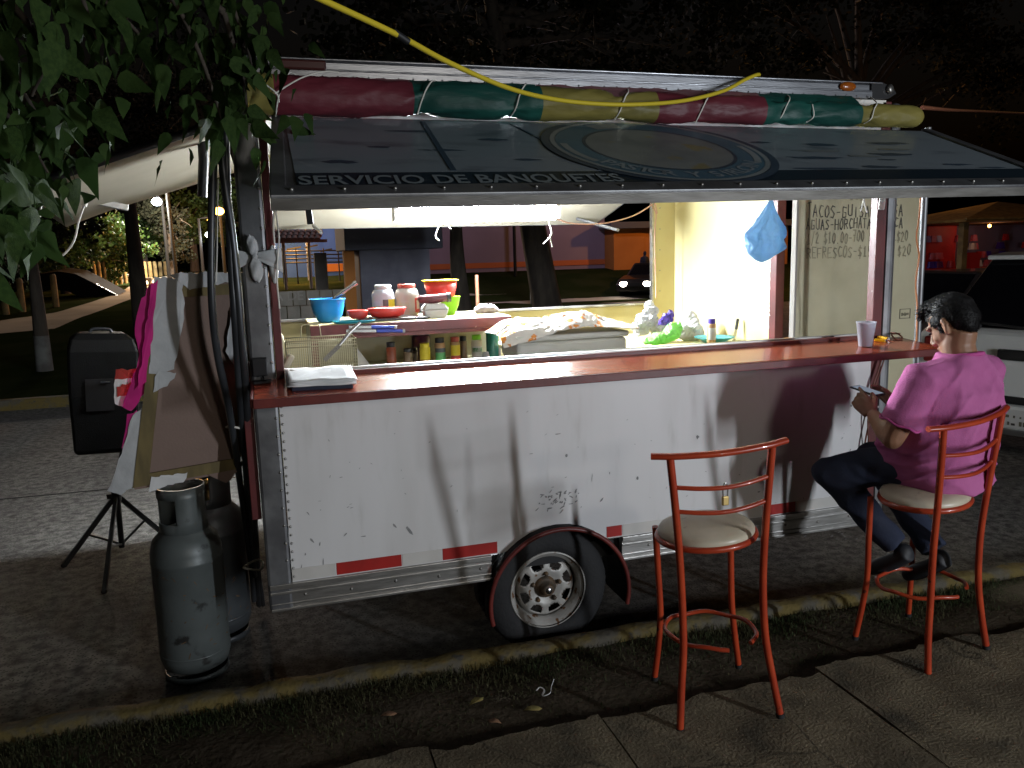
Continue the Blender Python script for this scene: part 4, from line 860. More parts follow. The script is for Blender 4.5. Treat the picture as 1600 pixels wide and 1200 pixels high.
# cool box with a crumpled printed cloth
cb = thing('cool_box', 'cream white cool box behind the counter under the crumpled cloth', 'cool box', (1.66, 1.12, 1.25))
m_ = MB(); m_.box(1.31, 1.99, .97, 1.30, 1.251, 1.352); m_.build('body', M['cooler'], cb, bevel=.02)
m_ = MB(); m_.box(1.30, 2.0, .96, 1.31, 1.354, 1.388); m_.build('lid', M['cooler'], cb, bevel=.012)
def clothf(a, b):
    x = 1.225+.83*a; y = .955+.42*b; wv = V((x*5+.6*mnoise.noise(V((x*6,y*6,1))), y*5+.6*mnoise.noise(V((x*6,y*6,9))), 2))
    n = .8*mnoise.noise(wv)+.9*(.5-abs(mnoise.noise(wv*2.1)))+.55*(.5-abs(mnoise.noise(wv*4.7)))-.35
    e = math.sin(math.pi*min(1, max(0, a*.96+.02)))**.4*math.sin(math.pi*min(1, max(0, b*.96+.02)))**.5
    z = 1.392+e*(.055+.045*n+.05*math.exp(-((a-.62)/.2)**2)+.05*math.exp(-((a-.15)/.12)**2)*b)
    if b < .1: z -= .05*max(0, math.sin(a*5+1.2))*(1-b*10)*(1 if a < .75 else 0); y -= .012*(1-b*10)
    if a < .1 : z -= .02*(1-a*10)
    return (x, y, z)
m_ = MB(); m_.grid(clothf, 150, 80); m_.build('crumpled_cloth', M['cloth'], org=V((1.6,1.1,1.39)), solid=.003, label='crumpled white cloth printed with orange fruit on the cool box', cat='cloth')
def heap(name, lab, cat, balls, m, nz=.012, fr_=22, vox=.008, **k):
    b = MB()
    for u, v, Y, rx, ry, rz in balls: b.ball(py(u, v, Y), rx, ry, rz, 12, 8)
    c = centre(b); me = organic(b, .015, 3, noise_=lambda p: nz*1.4*(1.1*mnoise.noise(p*fr_)+1.3*(.42-abs(mnoise.noise(p*fr_*1.7+V((3,1,2))))))+.006*mnoise.noise(p*150), mats=[M[m]])
    for f in me.polygons: f.use_smooth = False
    return put(name, me, org=c, label=lab, cat=cat, **k)
heap('white_bag', 'crumpled clear white plastic bag behind the purple packet', 'bag', [(1012,500,1.45,.06,.05,.07),(1000,512,1.42,.06,.05,.05),(1018,486,1.45,.03,.03,.06),(1030,515,1.42,.05,.05,.05)], 'bag_white', .02, 26)
heap('green_bag', 'light green plastic bag lying at the right of the cool box', 'bag', [(1050,520,1.15,.05,.06,.055),(1036,527,1.15,.06,.06,.035),(1018,533,1.15,.05,.05,.025),(1060,512,1.15,.025,.03,.04)], 'bag_green', .010, 20)
heap('purple_packet', 'shiny purple and white packet above the green bag', 'packet', [(1040,500,1.30,.045,.02,.04),(1048,492,1.30,.025,.02,.03),(1033,505,1.30,.02,.02,.02)], 'bag_purple', .012, 34)
heap('flour_bag', 'pale paper bag leaning on the bright end wall', 'bag', [(1078,505,1.45,.055,.05,.09),(1085,520,1.40,.06,.06,.06),(1068,520,1.4,.05,.05,.05)], 'paper', .012, 18)
spice(1112, 1.10, .028, .165, 'spice_tan', 'lid_purple', 'sauce bottle with purple cap standing on the teal plate', ((.035,.11,'label_white'),), group=None, name='sauce_bottle', zb=1.25)
m_ = MB(); c = V((ax_(1117,1.2),1.2,1.285)); m_.lathe([(.06,-.034),(.10,-.01),(.125,.0),(.127,.006),(.10,.0),(.05,-.03),(.0001,-.03)], c, 28); m_.build('teal_plate', M['teal_plate'], org=c, label='turquoise plate at the right end behind the counter', cat='plate')
t = thing('kitchen_knife', 'knife with black handle standing upright near the bright end wall', 'knife', py(1147, 525, 1.15))
m_ = MB(); m_.bar(py(1150,515,1.15), py(1153,498,1.15), .014, .018); m_.build('handle', M['black'], t, bevel=.004)
m_ = MB(); m_.bar(py(1146,534,1.15), py(1150,515,1.15), .003, .02); m_.build('blade', M['steel'], t)
# blue carrier bag hanging by the door
bg0 = py(1206, 306, .62)
def bagf(a, b):
    zt = b; ang = TP*a; rp = [(0,.006),(.08,.013),(.2,.033),(.38,.070),(.55,.102),(.72,.105),(.86,.082),(.96,.040),(1,.004)]
    for i in range(len(rp)-1):
        if rp[i][0] <= zt <= rp[i+1][0]: r_ = rp[i][1]+(rp[i+1][1]-rp[i][1])*(zt-rp[i][0])/(rp[i+1][0]-rp[i][0]); break
    wq = V((math.cos(ang)*1.6, math.sin(ang)*1.6, zt*3)); fold = 1+.11*math.sin(ang*9+zt*2)*(1-zt)+.20*mnoise.noise(wq)+.30*(.35-abs(mnoise.noise(wq*2.2)))*math.sin(math.pi*zt)+.16*(.35-abs(mnoise.noise(wq*5)))*math.sin(math.pi*zt)
    fl_ = .045*math.exp(-((zt-.56)/.09)**2)*max(0, math.cos(ang-R(195)))**8+.045*math.exp(-((zt-.78)/.08)**2)*max(0, math.cos(ang-R(-15)))**8
    return bg0+V(((r_*fold+fl_)*math.cos(ang)-.055*zt, (r_*.7*fold)*math.sin(ang), -.365*zt))
hb = thing('carrier_bag', 'translucent blue carrier bag hanging beside the open door', 'bag', bg0)
m_ = MB(); m_.grid(bagf, 110, 70); m_.build('bag', M['bag_blue'], hb)
m_ = MB(); m_.tube([bg0+V((0,0,-.01)), bg0+V((.0,.0,.02)), bg0+V((.004,.005,.055))], [.010,.016,.004], 8); m_.build('knot', M['bag_blue'], hb)

# ================================================================== ON THE COUNTER
CZ = 1.3615
nk = thing('napkin_stack', 'stack of white paper sheets at the left end of the counter', 'paper stack', pz(500, 596, CZ))
def quad_px(pts, z): return [pz(u, v, z) for u, v in pts]
m_ = MB(); q = quad_px(((452,600),(550,596),(551,606),(458,610)), CZ); a_, b_, c_, d_ = q; n0 = V((0,0,.014))
fq = [pcz(*q_) for q_ in ((456,612),(552,607),(545,584),(452,588))]
m_.hexa(fq, [p+n0 for p in fq]); m_.build('folder', M['folder'], org=fq[0], bevel=.003, label='dark blue folder under the stack of white papers', cat='folder')
rnd = random.Random(6)
for k in range(7):
    o_ = V((rnd.uniform(-.012,.016), rnd.uniform(-.012,.012), 0)); rot = rnd.uniform(-.05,.05); cc = sum(fq, V())/4
    f4 = [cc+Matrix.Rotation(rot, 3, 'Z') @ ((p-cc)*1.04)+o_ for p in fq]
    m_ = MB(); s0 = rnd.uniform(0,9)
    m_.grid(lambda a, b: (f4[0]*(1-a)+f4[1]*a)*(1-b)+(f4[3]*(1-a)+f4[2]*a)*b+V((0,0,.0165+.0032*k+.007*mnoise.noise(V((a*3+s0, b*2, k*.2)))*(.3+k*.13)+.012*max(0,a-.8)*math.sin(b*5+s0))), 12, 8)
    m_.build('sheet', M['paper'], nk, solid=.0012)
t = thing('plastic_cup', 'frosted plastic cup half full near the right end of the counter', 'cup', pcz(1352, 541)); c = ORG[t.name]
m_ = MB(); m_.lathe([(.030,.001),(.0305,.002),(.0435,.113),(.046,.114),(.046,.118),(.0425,.117),(.0415,.112),(.029,.004),(.0001,.004)], c, 28); m_.build('cup', M['frost_cup'], t)
m_ = MB(); m_.lathe([(.0285,.005),(.035,.060),(.0001,.060)], c, 24); m_.build('water', M['water'], t)
for (u0, v0), (u1, v1), lab in (((1366,533),(1387,535),'yellow lighter lying nearest the cup on the counter'), ((1372,528),(1391,532),'second yellow lighter lying just behind the first')):
    t = thing('lighter', lab, 'lighter', pcz(u0, v0), 'yellow lighters on the counter'); a_, b_ = pcz(u0, v0, .008), pcz(u1, v1, .008)
    m_ = MB(); m_.bar(a_, a_.lerp(b_, .82), .018, .014); m_.build('body', M['lighter'], t, bevel=.004); m_ = MB(); m_.bar(a_.lerp(b_, .83), b_, .015, .012); m_.build('head', M['steel'], t, bevel=.002)
m_ = MB(); m_.tube(bez([pcz(u, v, h) for u, v, h in ((1384,528,.005),(1392,523,.012),(1402,526,.018),(1410,530,.006),(1400,531,.005),(1393,528,.02),(1406,524,.012))], 6), .004, 6); m_.build('cord_scrap', M['wire_brown'], org=pcz(1398,527), label='tangled brown cord scrap at the far end of the counter', cat='cord')

# ================================================================== BAR STOOLS
def make_stool(label):
    t = thing('bar_stool', label, 'stool', (0,0,0), 'red tube bar stools at the counter')
    for s in (-1, 1):
        b = MB(); b.tube(bez([(s*.150,.135,.668),(s*.147,.145,.48),(s*.146,.152,.30),(s*.158,.166,.16),(s*.176,.186,.012)], 5), .0125, 10); o = b.build('leg', M['stool_red'], t)
        b = MB(); b.tube([(s*.1755,.1855,.016),(s*.177,.187,0)], .0145, 10); b.build('rubber_foot', M['rubber'], o)
        b = MB(); b.tube(bez([(s*.188,-.170,.012),(s*.170,-.155,.16),(s*.152,-.148,.32),(s*.149,-.152,.52),(s*.156,-.170,.72),(s*.168,-.188,.90),(s*.178,-.200,1.03)], 6), .0135, 10); o = b.build('back_leg', M['stool_red'], t)
        b = MB(); b.tube([(s*.1877,-.1698,.016),(s*.189,-.171,0)], .0155, 10); b.build('rubber_foot', M['rubber'], o)
    b = MB(); b.tube(bez([(-.238,-.180,1.040),(-.15,-.205,1.036),(0,-.222,1.034),(.15,-.205,1.036),(.238,-.180,1.040)], 8), .0145, 10, flat=.8); b.build('top_rail', M['stool_red'], t)
    for z, w in ((.925,.167),(.835,.160)):
        b = MB(); b.tube(bez([(-w,-.190+(.925-z)*.12,z),(-w*.5,-.212+(.925-z)*.12,z-.008),(0,-.222+(.925-z)*.12,z-.011),(w*.5,-.212+(.925-z)*.12,z-.008),(w,-.190+(.925-z)*.12,z)], 6), .0085, 8); b.build('back_rail', M['stool_red'], t)
    b = MB(); b.tube([(.176*math.cos(TP*k/40), .162*math.sin(TP*k/40)-.005, .672) for k in range(40)], .0125, 8, closed=True); b.build('seat_ring', M['stool_red'], t)
    b = MB(); b.lathe([(.0001,.668),(.168,.670),(.176,.682),(.176,.694),(.168,.706),(.14,.716),(.07,.722),(.0001,.723)], (0,-.005,0), 40, sy=.93); b.build('seat', M['seat_cream'], t)
    b = MB(); b.tube([(.160*math.cos(R(-50)+R(325)*k/36), .155*math.sin(R(-58)+R(318)*k/36), .285+.004*math.sin(k)) for k in range(37)], .0085, 8); b.build('foot_ring', M['stool_red'], t)
    return t
st1 = make_stool('empty red metal bar stool with cream round seat and a padlock on its back rail')
st2 = copy_tree(st1); st2['label'] = 'red metal bar stool under the seated man in the pink shirt'
st1.location = (1.515, -.800, .140); st1.rotation_euler = (R(0.5), R(-3.6), R(-10.5))
st2.location = (2.565, -.725, .138); st2.rotation_euler = (R(0.5), R(-3.6), R(10.5))
M1 = Matrix.Translation(st1.location) @ st1.rotation_euler.to_matrix().to_4x4()
pk = thing('padlock', 'small brass padlock hanging on the upper back rail of the empty stool', 'padlock', M1 @ V((.0,-.222,.914)))
c = ORG[pk.name]
m_ = MB(); m_.box(c.x-.012, c.x+.012, c.y-.006, c.y+.006, c.z-.062, c.z-.030); m_.build('lock_body', M['brass'], pk, bevel=.003)
m_ = MB(); m_.tube(bez([c+V((-.008,0,-.031)), c+V((-.009,0,-.004)), c+V((-.004,0,.014)), c+V((.004,0,.014)), c+V((.009,0,-.004)), c+V((.008,0,-.031))], 5), .0028, 8); m_.build('shackle', M['steel'], pk)

# ================================================================== SEATED MAN
O = V((2.648, -.728, .905)); ang = R(103); FW = V((math.cos(ang), math.sin(ang), 0)); LF = V((-math.sin(ang), math.cos(ang), 0))
def B(f, l, z): return O+FW*f+LF*l+V((0,0,z))
RB = Matrix((FW, LF, V((0,0,1)))).transposed()
pm = thing('person', 'seated man in pink T-shirt and dark jeans looking down at a phone', 'person', O)
# --- skin: head, neck, arms and hands as one surface
HB = B(.015, .0, .605)                       # centre of the head
tilt = Matrix.Rotation(R(31), 3, LF)          # head bowed forward
turn = Matrix.Rotation(R(0), 3, 'Z')
HR = turn @ tilt @ RB
def Hd(f, l, z): return HB + HR @ V((f, l, z))
def HB_ball(b, f, l, z, rx, ry, rz): b.ball(Hd(f, l, z), rx, ry, rz, 18, 12, rot=HR)
sk = MB()
HB_ball(sk, -.012, 0, .030, .094, .074, .088); HB_ball(sk, .022, 0, -.020, .066, .062, .080); HB_ball(sk, .045, 0, -.075, .042, .046, .032); HB_ball(sk, .066, 0, -.096, .018, .022, .016)
for s in (-1, 1): HB_ball(sk, .050, s*.034, -.030, .026, .022, .026); HB_ball(sk, .070, s*.028, .022, .018, .026, .012)
sk.tube([Hd(.080,0,.016), Hd(.094,0,-.012), Hd(.106,0,-.034)], [.009,.012,.015], 8); HB_ball(sk, .096, 0, -.038, .014, .020, .010)
HB_ball(sk, .084, 0, -.064, .012, .026, .0075); HB_ball(sk, .080, 0, -.076, .012, .023, .0085)
for s in (-1, 1):                           # ears
    sk.tube([Hd(-.004,s*.070,.012), Hd(-.020,s*.082,.018), Hd(-.027,s*.084,-.004), Hd(-.018,s*.080,-.026), Hd(-.006,s*.072,-.036)], [.007,.009,.009,.008,.009], 8); HB_ball(sk, -.012, s*.073, -.010, .012, .007, .022)
sk.tube([B(-.03,0,.40), B(-.028,0,.47), B(-.012,0,.53), Hd(-.025,0,-.03)], [.085,.066,.064,.062], 16)
sk.tube([B(-.03,0,.36), B(-.03,0,.44)], [.07,.062], 16)
def hand(b, wr, palm_dir, finger_dir, thumb_dir, L_=1.0, curls=(1,1,1,1)):
    wr = V(wr); pd = V(finger_dir).normalized(); th = V(thumb_dir); th = (th-pd*th.dot(pd)).normalized(); nrm = pd.cross(th); 
    if nrm.dot(V(palm_dir)) < 0: nrm = -nrm
    # palm
    for k in range(5): b.ball(wr+pd*(.018+.018*k), .020, .020, .014, 8, 6)
    for j in range(4):
        o_ = th*(.030-.020*j); b.tube([wr+pd*.02+o_*.6, wr+pd*.085+o_], [.016,.012], 8)
        base = wr+pd*.085+o_; ln = (.068,.076,.070,.055)[j]*L_; c_ = curls[j]; pts = [base]; dcur = pd
        for q, sg in enumerate((.45,.32,.23)):
            dcur = (Matrix.Rotation(0, 3, 'X') @ dcur); dcur = (dcur*math.cos(R(28*c_))+nrm*math.sin(R(28*c_))).normalized() if q == 0 else ((dcur*math.cos(R(38*c_)))+(nrm-dcur*nrm.dot(dcur)).normalized()*math.sin(R(38*c_))).normalized()
            pts.append(pts[-1]+dcur*ln*sg)
        b.tube(pts, [.0095,.0088,.008,.0068], 8); b.ball(pts[-1], .0068)
    t0 = wr+pd*.03+th*.026; t1 = t0+pd*.030+th*.026+nrm*.012; t2 = t1+pd*.030+th*.002+nrm*.010; b.tube([wr+pd*.015+th*.01, t0, t1, t2], [.015,.013,.0105,.009], 8); b.ball(t2, .009)
sh_l, el_l, wr_l = B(-.005,.215,.405), B(.06,.285,.165), B(.235,.165,.215)
sh_r, el_r, wr_r = B(-.005,-.215,.40), B(.09,-.28,.18), B(.245,-.015,.225)
ph_c = B(.335,.075,.300)
sk.tube([sh_l, sh_l.lerp(el_l,.5), el_l.lerp(sh_l,.1), el_l], [.058,.052,.046,.043], 14); sk.tube([el_l, el_l.lerp(wr_l,.3), el_l.lerp(wr_l,.7), wr_l], [.043,.045,.036,.028], 14); sk.ball(el_l, .044)
sk.tube([sh_r, sh_r.lerp(el_r,.5), el_r], [.058,.052,.043], 14); sk.tube([el_r, el_r.lerp(wr_r,.3), wr_r], [.043,.044,.028], 14); sk.ball(el_r, .043)
hand(sk, wr_l, (ph_c-wr_l)-LF*.2, FW*.8+V((0,0,.62))-LF*.05, V((0,0,1))-FW*.4-LF*.55, 1.0, (.35,.75,.9,1.0))
hand(sk, wr_r, (ph_c-wr_r)+LF*.2, FW*.75+V((0,0,.62))+LF*.10, V((0,0,1))-FW*.4+LF*.55, 1.0, (.6,.8,.9,1.0))
me = organic(sk, .0046, 5, .5, mats=[M['skin']]); put('body', me, pm)
# --- eyes and brows
for s in (-1, 1):
    b = MB(); b.ball(Hd(.078, s*.030, .002), .010, .011, .0045, 10, 6, rot=HR); b.build('eye', M['eye'], pm)
    b = MB(); b.tube([Hd(.088,s*.012,.020), Hd(.086,s*.030,.025), Hd(.074,s*.048,.020)], [.004,.005,.003], 6); b.build('eyebrow', M['hair'], pm)
# --- hair: cap plus many short locks
hr = MB()
hr.ball(Hd(-.022,0,.047), .092, .0765, .080, 20, 14, rot=HR); hr.ball(Hd(-.050,0,.014), .067, .071, .070, 18, 12, rot=HR); hr.ball(Hd(.030,0,.096), .060, .062, .034, 16, 10, rot=HR); hr.ball(Hd(.056,.005,.086), .034, .050, .026, 14, 9, rot=HR); hr.ball(Hd(-.066,0,-.022), .032, .054, .040, 14, 9, rot=HR)
for s in (-1, 1): hr.ball(Hd(-.005,s*.060,.030), .05, .018, .034, 12, 8, rot=HR); hr.ball(Hd(.010,s*.068,.000), .014, .007, .030, 8, 6, rot=HR)
me = organic(hr, .006, 3, .5, noise_=lambda p: .003*mnoise.noise(p*30)+.002*mnoise.noise(p*90), mats=[M['hair']]); hair = put('hair', me, pm)
rnd = random.Random(31); b = MB(); hv = hair.data.vertices; fwd = HR @ V((1,0,0)); upv = HR @ V((0,0,1)); RT = HR.transposed()
for i in range(4200):
    v = hv[rnd.randrange(len(hv))]; p = v.co+ORG[pm.name]; n_ = v.normal; q0 = RT @ (p-HB)
    top = sst(.02, .10, q0.z); g = (fwd*(1.0*top+.05)+n_*(.32*top+.12)-upv*(1.0*(1-top))+V((rnd.gauss(0,.13),rnd.gauss(0,.13),rnd.gauss(0,.10)))+(HR @ V((0,1,0)))*(.45*top*mnoise.noise(q0*14))).normalized()
    ln = (.008+.017*top)*rnd.uniform(.6,1.3); s_ = n_.cross(g)
    if s_.length < .1: continue
    s_ = s_.normalized()*rnd.uniform(.0008,.0019); q = p+g*ln*.55+n_*.0025; e = p+g*ln+n_*.0005; p = p-n_*.002
    b.add([p-s_, p+s_, q+s_*.8, q-s_*.8, e], [(0,1,2,3),(3,2,4)])
o = b.build('hair_locks', M['hair'], hair); o['kind'] = 'stuff'
# --- T-shirt
ts = MB(); rings = []
for z, f, hw, hd in ((-.062,.022,.186,.172),(-.03,.030,.198,.182),(.0,.040,.210,.192),(.06,.055,.228,.205),(.12,.055,.236,.210),(.19,.040,.236,.198),(.27,.012,.230,.178),(.34,-.012,.222,.152),(.40,-.020,.192,.112),(.445,-.026,.145,.098),(.470,-.026,.108,.090),(.497,-.024,.088,.082)):
    rings.append((z, f, hw, hd))
n_ = 40; vs = []
for z, f, hw, hd in rings:
    for k in range(n_):
        a = TP*k/n_; ca, sa = math.cos(a), math.sin(a); pw = .82
        vs.append(B(f+hd*math.copysign(abs(ca)**pw, ca), hw*math.copysign(abs(sa)**pw, sa), z))
ts.add(vs, [(i*n_+k, i*n_+(k+1) % n_, (i+1)*n_+(k+1) % n_, (i+1)*n_+k) for i in range(len(rings)-1) for k in range(n_)]+[tuple(range(n_))[::-1], tuple(range((len(rings)-1)*n_, len(rings)*n_))], True)
for s, sh, el in ((1, sh_l, el_l), (-1, sh_r, el_r)):
    ts.ball(sh+V((0,0,-.005)), .078, .074, .070, 14, 10); ts.tube([B(-.015,s*.11,.40), sh, sh.lerp(el,.45), sh.lerp(el,.74)], [.085,.080,.078,.079], 18)
def folds(p):
    q = p-O; f, l, z = q.dot(FW), q.dot(LF), q.z
    a = .005*mnoise.noise(p*9)+.0025*mnoise.noise(p*23)
    rg = lambda x: (1-abs(math.sin(x)))**2
    arm = max(0, 1-abs(abs(l)-.17)/.085)*sst(.14,.24,z)*(1-sst(.44,.52,z))
    a += .016*arm*(rg(f*26+z*17+l*13*(1 if l > 0 else -1)+2.2*mnoise.noise(p*6))-.35)
    bel = (1-sst(.08,.26,z)); a += .010*bel*(rg(z*42+f*11+2.6*mnoise.noise(p*6))-.35)
    bk = min(1, max(0, -f-.03)*8); a += .008*bk*(rg(z*13+l*15+2.6*mnoise.noise(p*4))-.35)*(1-sst(.36,.47,z))
    return a
me = organic(ts, .007, 6, .5, noise_=folds, mats=[M['shirt']]); sh_o = put('t_shirt', me, pm)
m_ = MB(); m_.tube([B(-.024+.080*math.cos(TP*k/32), .083*math.sin(TP*k/32), .487-.012*math.cos(TP*k/32)) for k in range(32)], .0085, 8, closed=True); m_.build('collar', M['shirt_hem'], sh_o)
for s, sh, el in ((1, sh_l, el_l), (-1, sh_r, el_r)):
    d = (el-sh).normalized(); x = d.cross(V((0,0,1))).normalized(); y = d.cross(x); c_ = sh.lerp(el,.745)
    m_ = MB(); m_.tube([c_+(x*math.cos(TP*k/28)+y*math.sin(TP*k/28))*.0775+d*.004*math.sin(k*1.3) for k in range(28)], .0055, 6, closed=True); m_.build('sleeve_hem', M['shirt_hem'], sh_o)
# --- jeans
jn = MB()
kl, al = B(.385,.255,-.055), B(.135,.115,-.345); kr, ar = B(.42,-.09,-.04), B(.055,-.035,-.375)
jn.ball(B(.02,.0,-.005), .150, .172, .085, 20, 12, rot=RB); jn.ball(B(-.045,.08,-.01), .085, .09, .07, 14, 9, rot=RB); jn.ball(B(-.045,-.075,-.01), .085, .09, .07, 14, 9, rot=RB)
for s, k_, a_ in ((1, kl, al), (-1, kr, ar)):
    jn.tube([B(.02,s*.095,.012), B(.16,s*.13 if s > 0 else -.10,.010), k_.lerp(B(.16,s*.13 if s > 0 else -.10,.01),.3), k_], [.098,.092,.078,.068], 18); jn.ball(k_, .070)
    jn.tube([k_, k_.lerp(a_,.35)+(-FW*.012), k_.lerp(a_,.75), a_], [.067,.068,.060,.058], 16)
me = organic(jn, .010, 6, .5, noise_=lambda p: .004*mnoise.noise(p*14)+.0035*math.sin(p.z*70+p.x*30+4*mnoise.noise(p*9))*(1 if p.z < .8 else .4), mats=[M['jeans']]); put('jeans', me, pm)
m_ = MB(); m_.tube([B(.02+.155*math.cos(TP*k/32), .178*math.sin(TP*k/32), .035) for k in range(32)], .014, 6, closed=True, flat=1.6); m_.build('belt', M['belt'], pm)
# --- shoes on the foot ring
for k_, a_, s in ((kl, al, 1), (kr, ar, -1)):
    b = MB(); dn = (a_-k_).normalized(); toe = (FW*.75+V((0,0,-.55))).normalized(); h_ = a_+dn*.045
    b.ball(h_, .042, .040, .046, 12, 8); b.tube([h_+V((0,0,-.012))-toe*.03, h_+toe*.06+V((0,0,-.018)), h_+toe*.13+V((0,0,-.016)), h_+toe*.19+V((0,0,-.012))], [.040,.042,.043,.032], 14, flat=.85)
    me = organic(b, .007, 4, mats=[M['shoe']]); put('shoe', me, pm)
# --- phone held in both hands
pa = (FW*.97+V((0,0,.16))).normalized(); pb = LF; pn = pa.cross(pb)
t = thing('mobile_phone', 'dark mobile phone held in both hands of the man in pink', 'phone', ph_c)
b = MB(); b.hexa([ph_c+pa*i*.068+pb*j*.034-pn*.004 for i, j in ((-1,-1),(1,-1),(1,1),(-1,1))], [ph_c+pa*i*.068+pb*j*.034+pn*.004 for i, j in ((-1,-1),(1,-1),(1,1),(-1,1))]); b.build('case', M['phone'], t, bevel=.003)
emis('screen_glow', (.7,.8,1.0), .25); sgn = 1 if pn.z > 0 else -1
b = MB(); b.add([ph_c+pa*i*.060+pb*j*.030+pn*.0046*sgn for i, j in ((-1,-1),(1,-1),(1,1),(-1,1))], [(0,1,2,3)]); b.build('screen', M['screen_glow'], t)

# ================================================================== LEFT SIDE: TANKS, BOARD, SPEAKER, POLES
def tank(name_label, c, m, rot=0):
    t = thing('gas_cylinder', name_label, 'gas cylinder', c, 'gas cylinders beside the trailer'); c = V(c)
    b = MB(); b.lathe([(.12,0),(.135,.004),(.135,.030)], c, 36, caps=False); b.build('foot_ring', M[m], t, solid=.006)
    b = MB(); b.lathe([(.0001,.020),(.09,.026),(.138,.055),(.150,.095),(.1505,.10),(.1505,.54),(.1525,.543),(.1525,.556),(.1505,.559),(.150,.59),(.138,.640),(.105,.678),(.06,.695),(.0001,.70)], c, 48); b.build('body', M[m], t)
    b = MB(); rnd = random.Random(int(c.y*100))
    for k in range(34):
        a = R(rnd.uniform(215, 345)); z = rnd.uniform(.12, .56); l = rnd.uniform(.004, .022); w_ = rnd.uniform(.0015, .004); t_ = rnd.gauss(0, .9); pts = []
        for q in range(7):
            x = l*math.cos(TP*q/7)*rnd.uniform(.6,1.1); y = w_*math.sin(TP*q/7)*rnd.uniform(.6,1.2); u, v = x*math.cos(t_)-y*math.sin(t_), x*math.sin(t_)+y*math.cos(t_)
            pts.append(c+V((.1512*math.cos(a+u/.15), .1512*math.sin(a+u/.15), z+v)))
        b.add(pts, [tuple(range(7))])
    b.build('paint_chips', M['hub'], t, kind='stuff')
    b = MB(); b.lathe([(.1505,.116),(.1522,.118),(.1522,.124),(.1505,.126)], c, 40, caps=False); b.build('weld_seam', M[m], t)
    b = MB()   # collar with hand openings
    n = 40; zs = (.672, .725, .835, .880); vs = []
    for z in zs:
        for k in range(n):
            a = TP*k/n+rot; vs.append(c+V((.098*math.cos(a), .098*math.sin(a), z)))
    fs = []
    for i in range(3):
        for k in range(n):
            if i == 1 and (k % 20) in range(4, 14): continue
            fs.append((i*n+k, i*n+(k+1) % n, (i+1)*n+(k+1) % n, (i+1)*n+k))
    b.add(vs, fs, True); b.build('collar', M[m], t, solid=.006)
    b = MB(); b.lathe([(.022,.69),(.022,.73),(.014,.735),(.014,.775),(.026,.778),(.026,.80),(.0001,.802)], c, 14); b.tube([c+V((0,0,.75)), c+V((.05,-.01,.75))], .012, 8); b.build('valve', M['brass'], t)
    return t
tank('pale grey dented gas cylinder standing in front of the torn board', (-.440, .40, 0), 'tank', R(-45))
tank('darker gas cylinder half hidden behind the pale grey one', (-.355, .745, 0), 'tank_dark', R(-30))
# board seen from behind, torn poster paper round its edge
BY = .26
bd = thing('notice_board', 'back of a brown hardboard poster board with torn white and magenta paper edges', 'board', py(300, 760, BY))
cTL, cTR, cBR, cBL = py(248, 436, .05), py(387, 431, .05), py(374, 735, .20), py(210, 765, .20)
def bl(s, t, d=0): return (cTL*(1-s)+cTR*s)*(1-t)+(cBL*(1-s)+cBR*s)*t+V((0, d, 0))
def bquad(name, s0, s1, t0, t1, m, d, th, par=bd): b = MB(); b.prism([(s0,t0),(s1,t0),(s1,t1),(s0,t1)], lambda s, t, q: bl(s, t, q), d, d-th); return b.build(name, M[m], par)
bquad('hardboard', 0, 1, 0, 1, 'hardboard', .0, .006)
bquad('frame_strip', -.01, .13, .035, .985, 'frame_wood', -.0065, .012); bquad('frame_strip', .131, 1.01, .035, .085, 'frame_wood', -.0065, .012); bquad('frame_strip', .131, 1.01, .925, .985, 'frame_wood', -.0065, .012); bquad('frame_strip', .93, 1.01, .086, .924, 'frame_wood', -.0065, .012)
def torn(name, pts, m, d, amp=.012, seed=1, par=bd):
    b = MB(); out_ = []
    for i in range(len(pts)):
        p, q = V((*pts[i],0)), V((*pts[(i+1) % len(pts)],0)); n = max(2, int((q-p).length/.03))
        for k in range(n):
            r_ = p.lerp(q, k/n); w = amp*mnoise.noise(V((r_.x*23+seed, r_.y*23, seed*3.3)))*2; out_.append((r_.x+w, r_.y+w*.5))
    b.add([bl(x, y, d-.006*abs(mnoise.noise(V((x*6, y*9, seed))))) for x, y in out_], [tuple(range(len(out_)))]); return b.build(name, M[m], par, solid=.001)
torn('torn_paper', [(-.04,-.01),(.30,.0),(.29,.06),(.33,.12),(.30,.30),(.27,.42),(.14,.44),(.02,.43)], 'paper_torn', -.020, seed=2)
torn('torn_paper', [(.10,-.025),(.98,-.02),(1.0,.03),(.86,.028),(.6,.04),(.35,.05)], 'paper_torn', -.021, seed=4)
torn('torn_paper', [(-.10,.62),(.02,.58),(.06,.72),(.03,.97),(-.12,1.01),(-.24,.98),(-.16,.80)], 'paper_torn', -.012, seed=6)
torn('torn_paper', [(.16,.945),(.50,.955),(.46,1.0),(.14,1.02)], 'paper', -.020, seed=8)
torn('torn_paper', [(.86,.05),(1.03,.02),(1.06,.30),(1.04,.42),(.92,.45),(.80,.36),(.84,.2)], 'paper_torn', -.022, seed=9)
torn('torn_paper', [(.60,.945),(.96,.93),(1.05,.96),(.9,1.06),(.72,1.0)], 'hardboard', -.010, seed=12)
torn('torn_paper', [(.10,.42),(.30,.44),(.22,.50),(.08,.52)], 'paper_torn', -.021, seed=14)
torn('magenta_paper', [(-.18,.10),(-.03,-.005),(.02,.02),(.0,.3),(.02,.5),(-.12,.60),(-.20,.58),(-.10,.34),(-.19,.22)], 'magenta', -.006, seed=15)
torn('magenta_paper', [(-.06,.02),(.0,.0),(.015,.3),(-.01,.46),(-.08,.5)], 'magenta', -.024, seed=17)
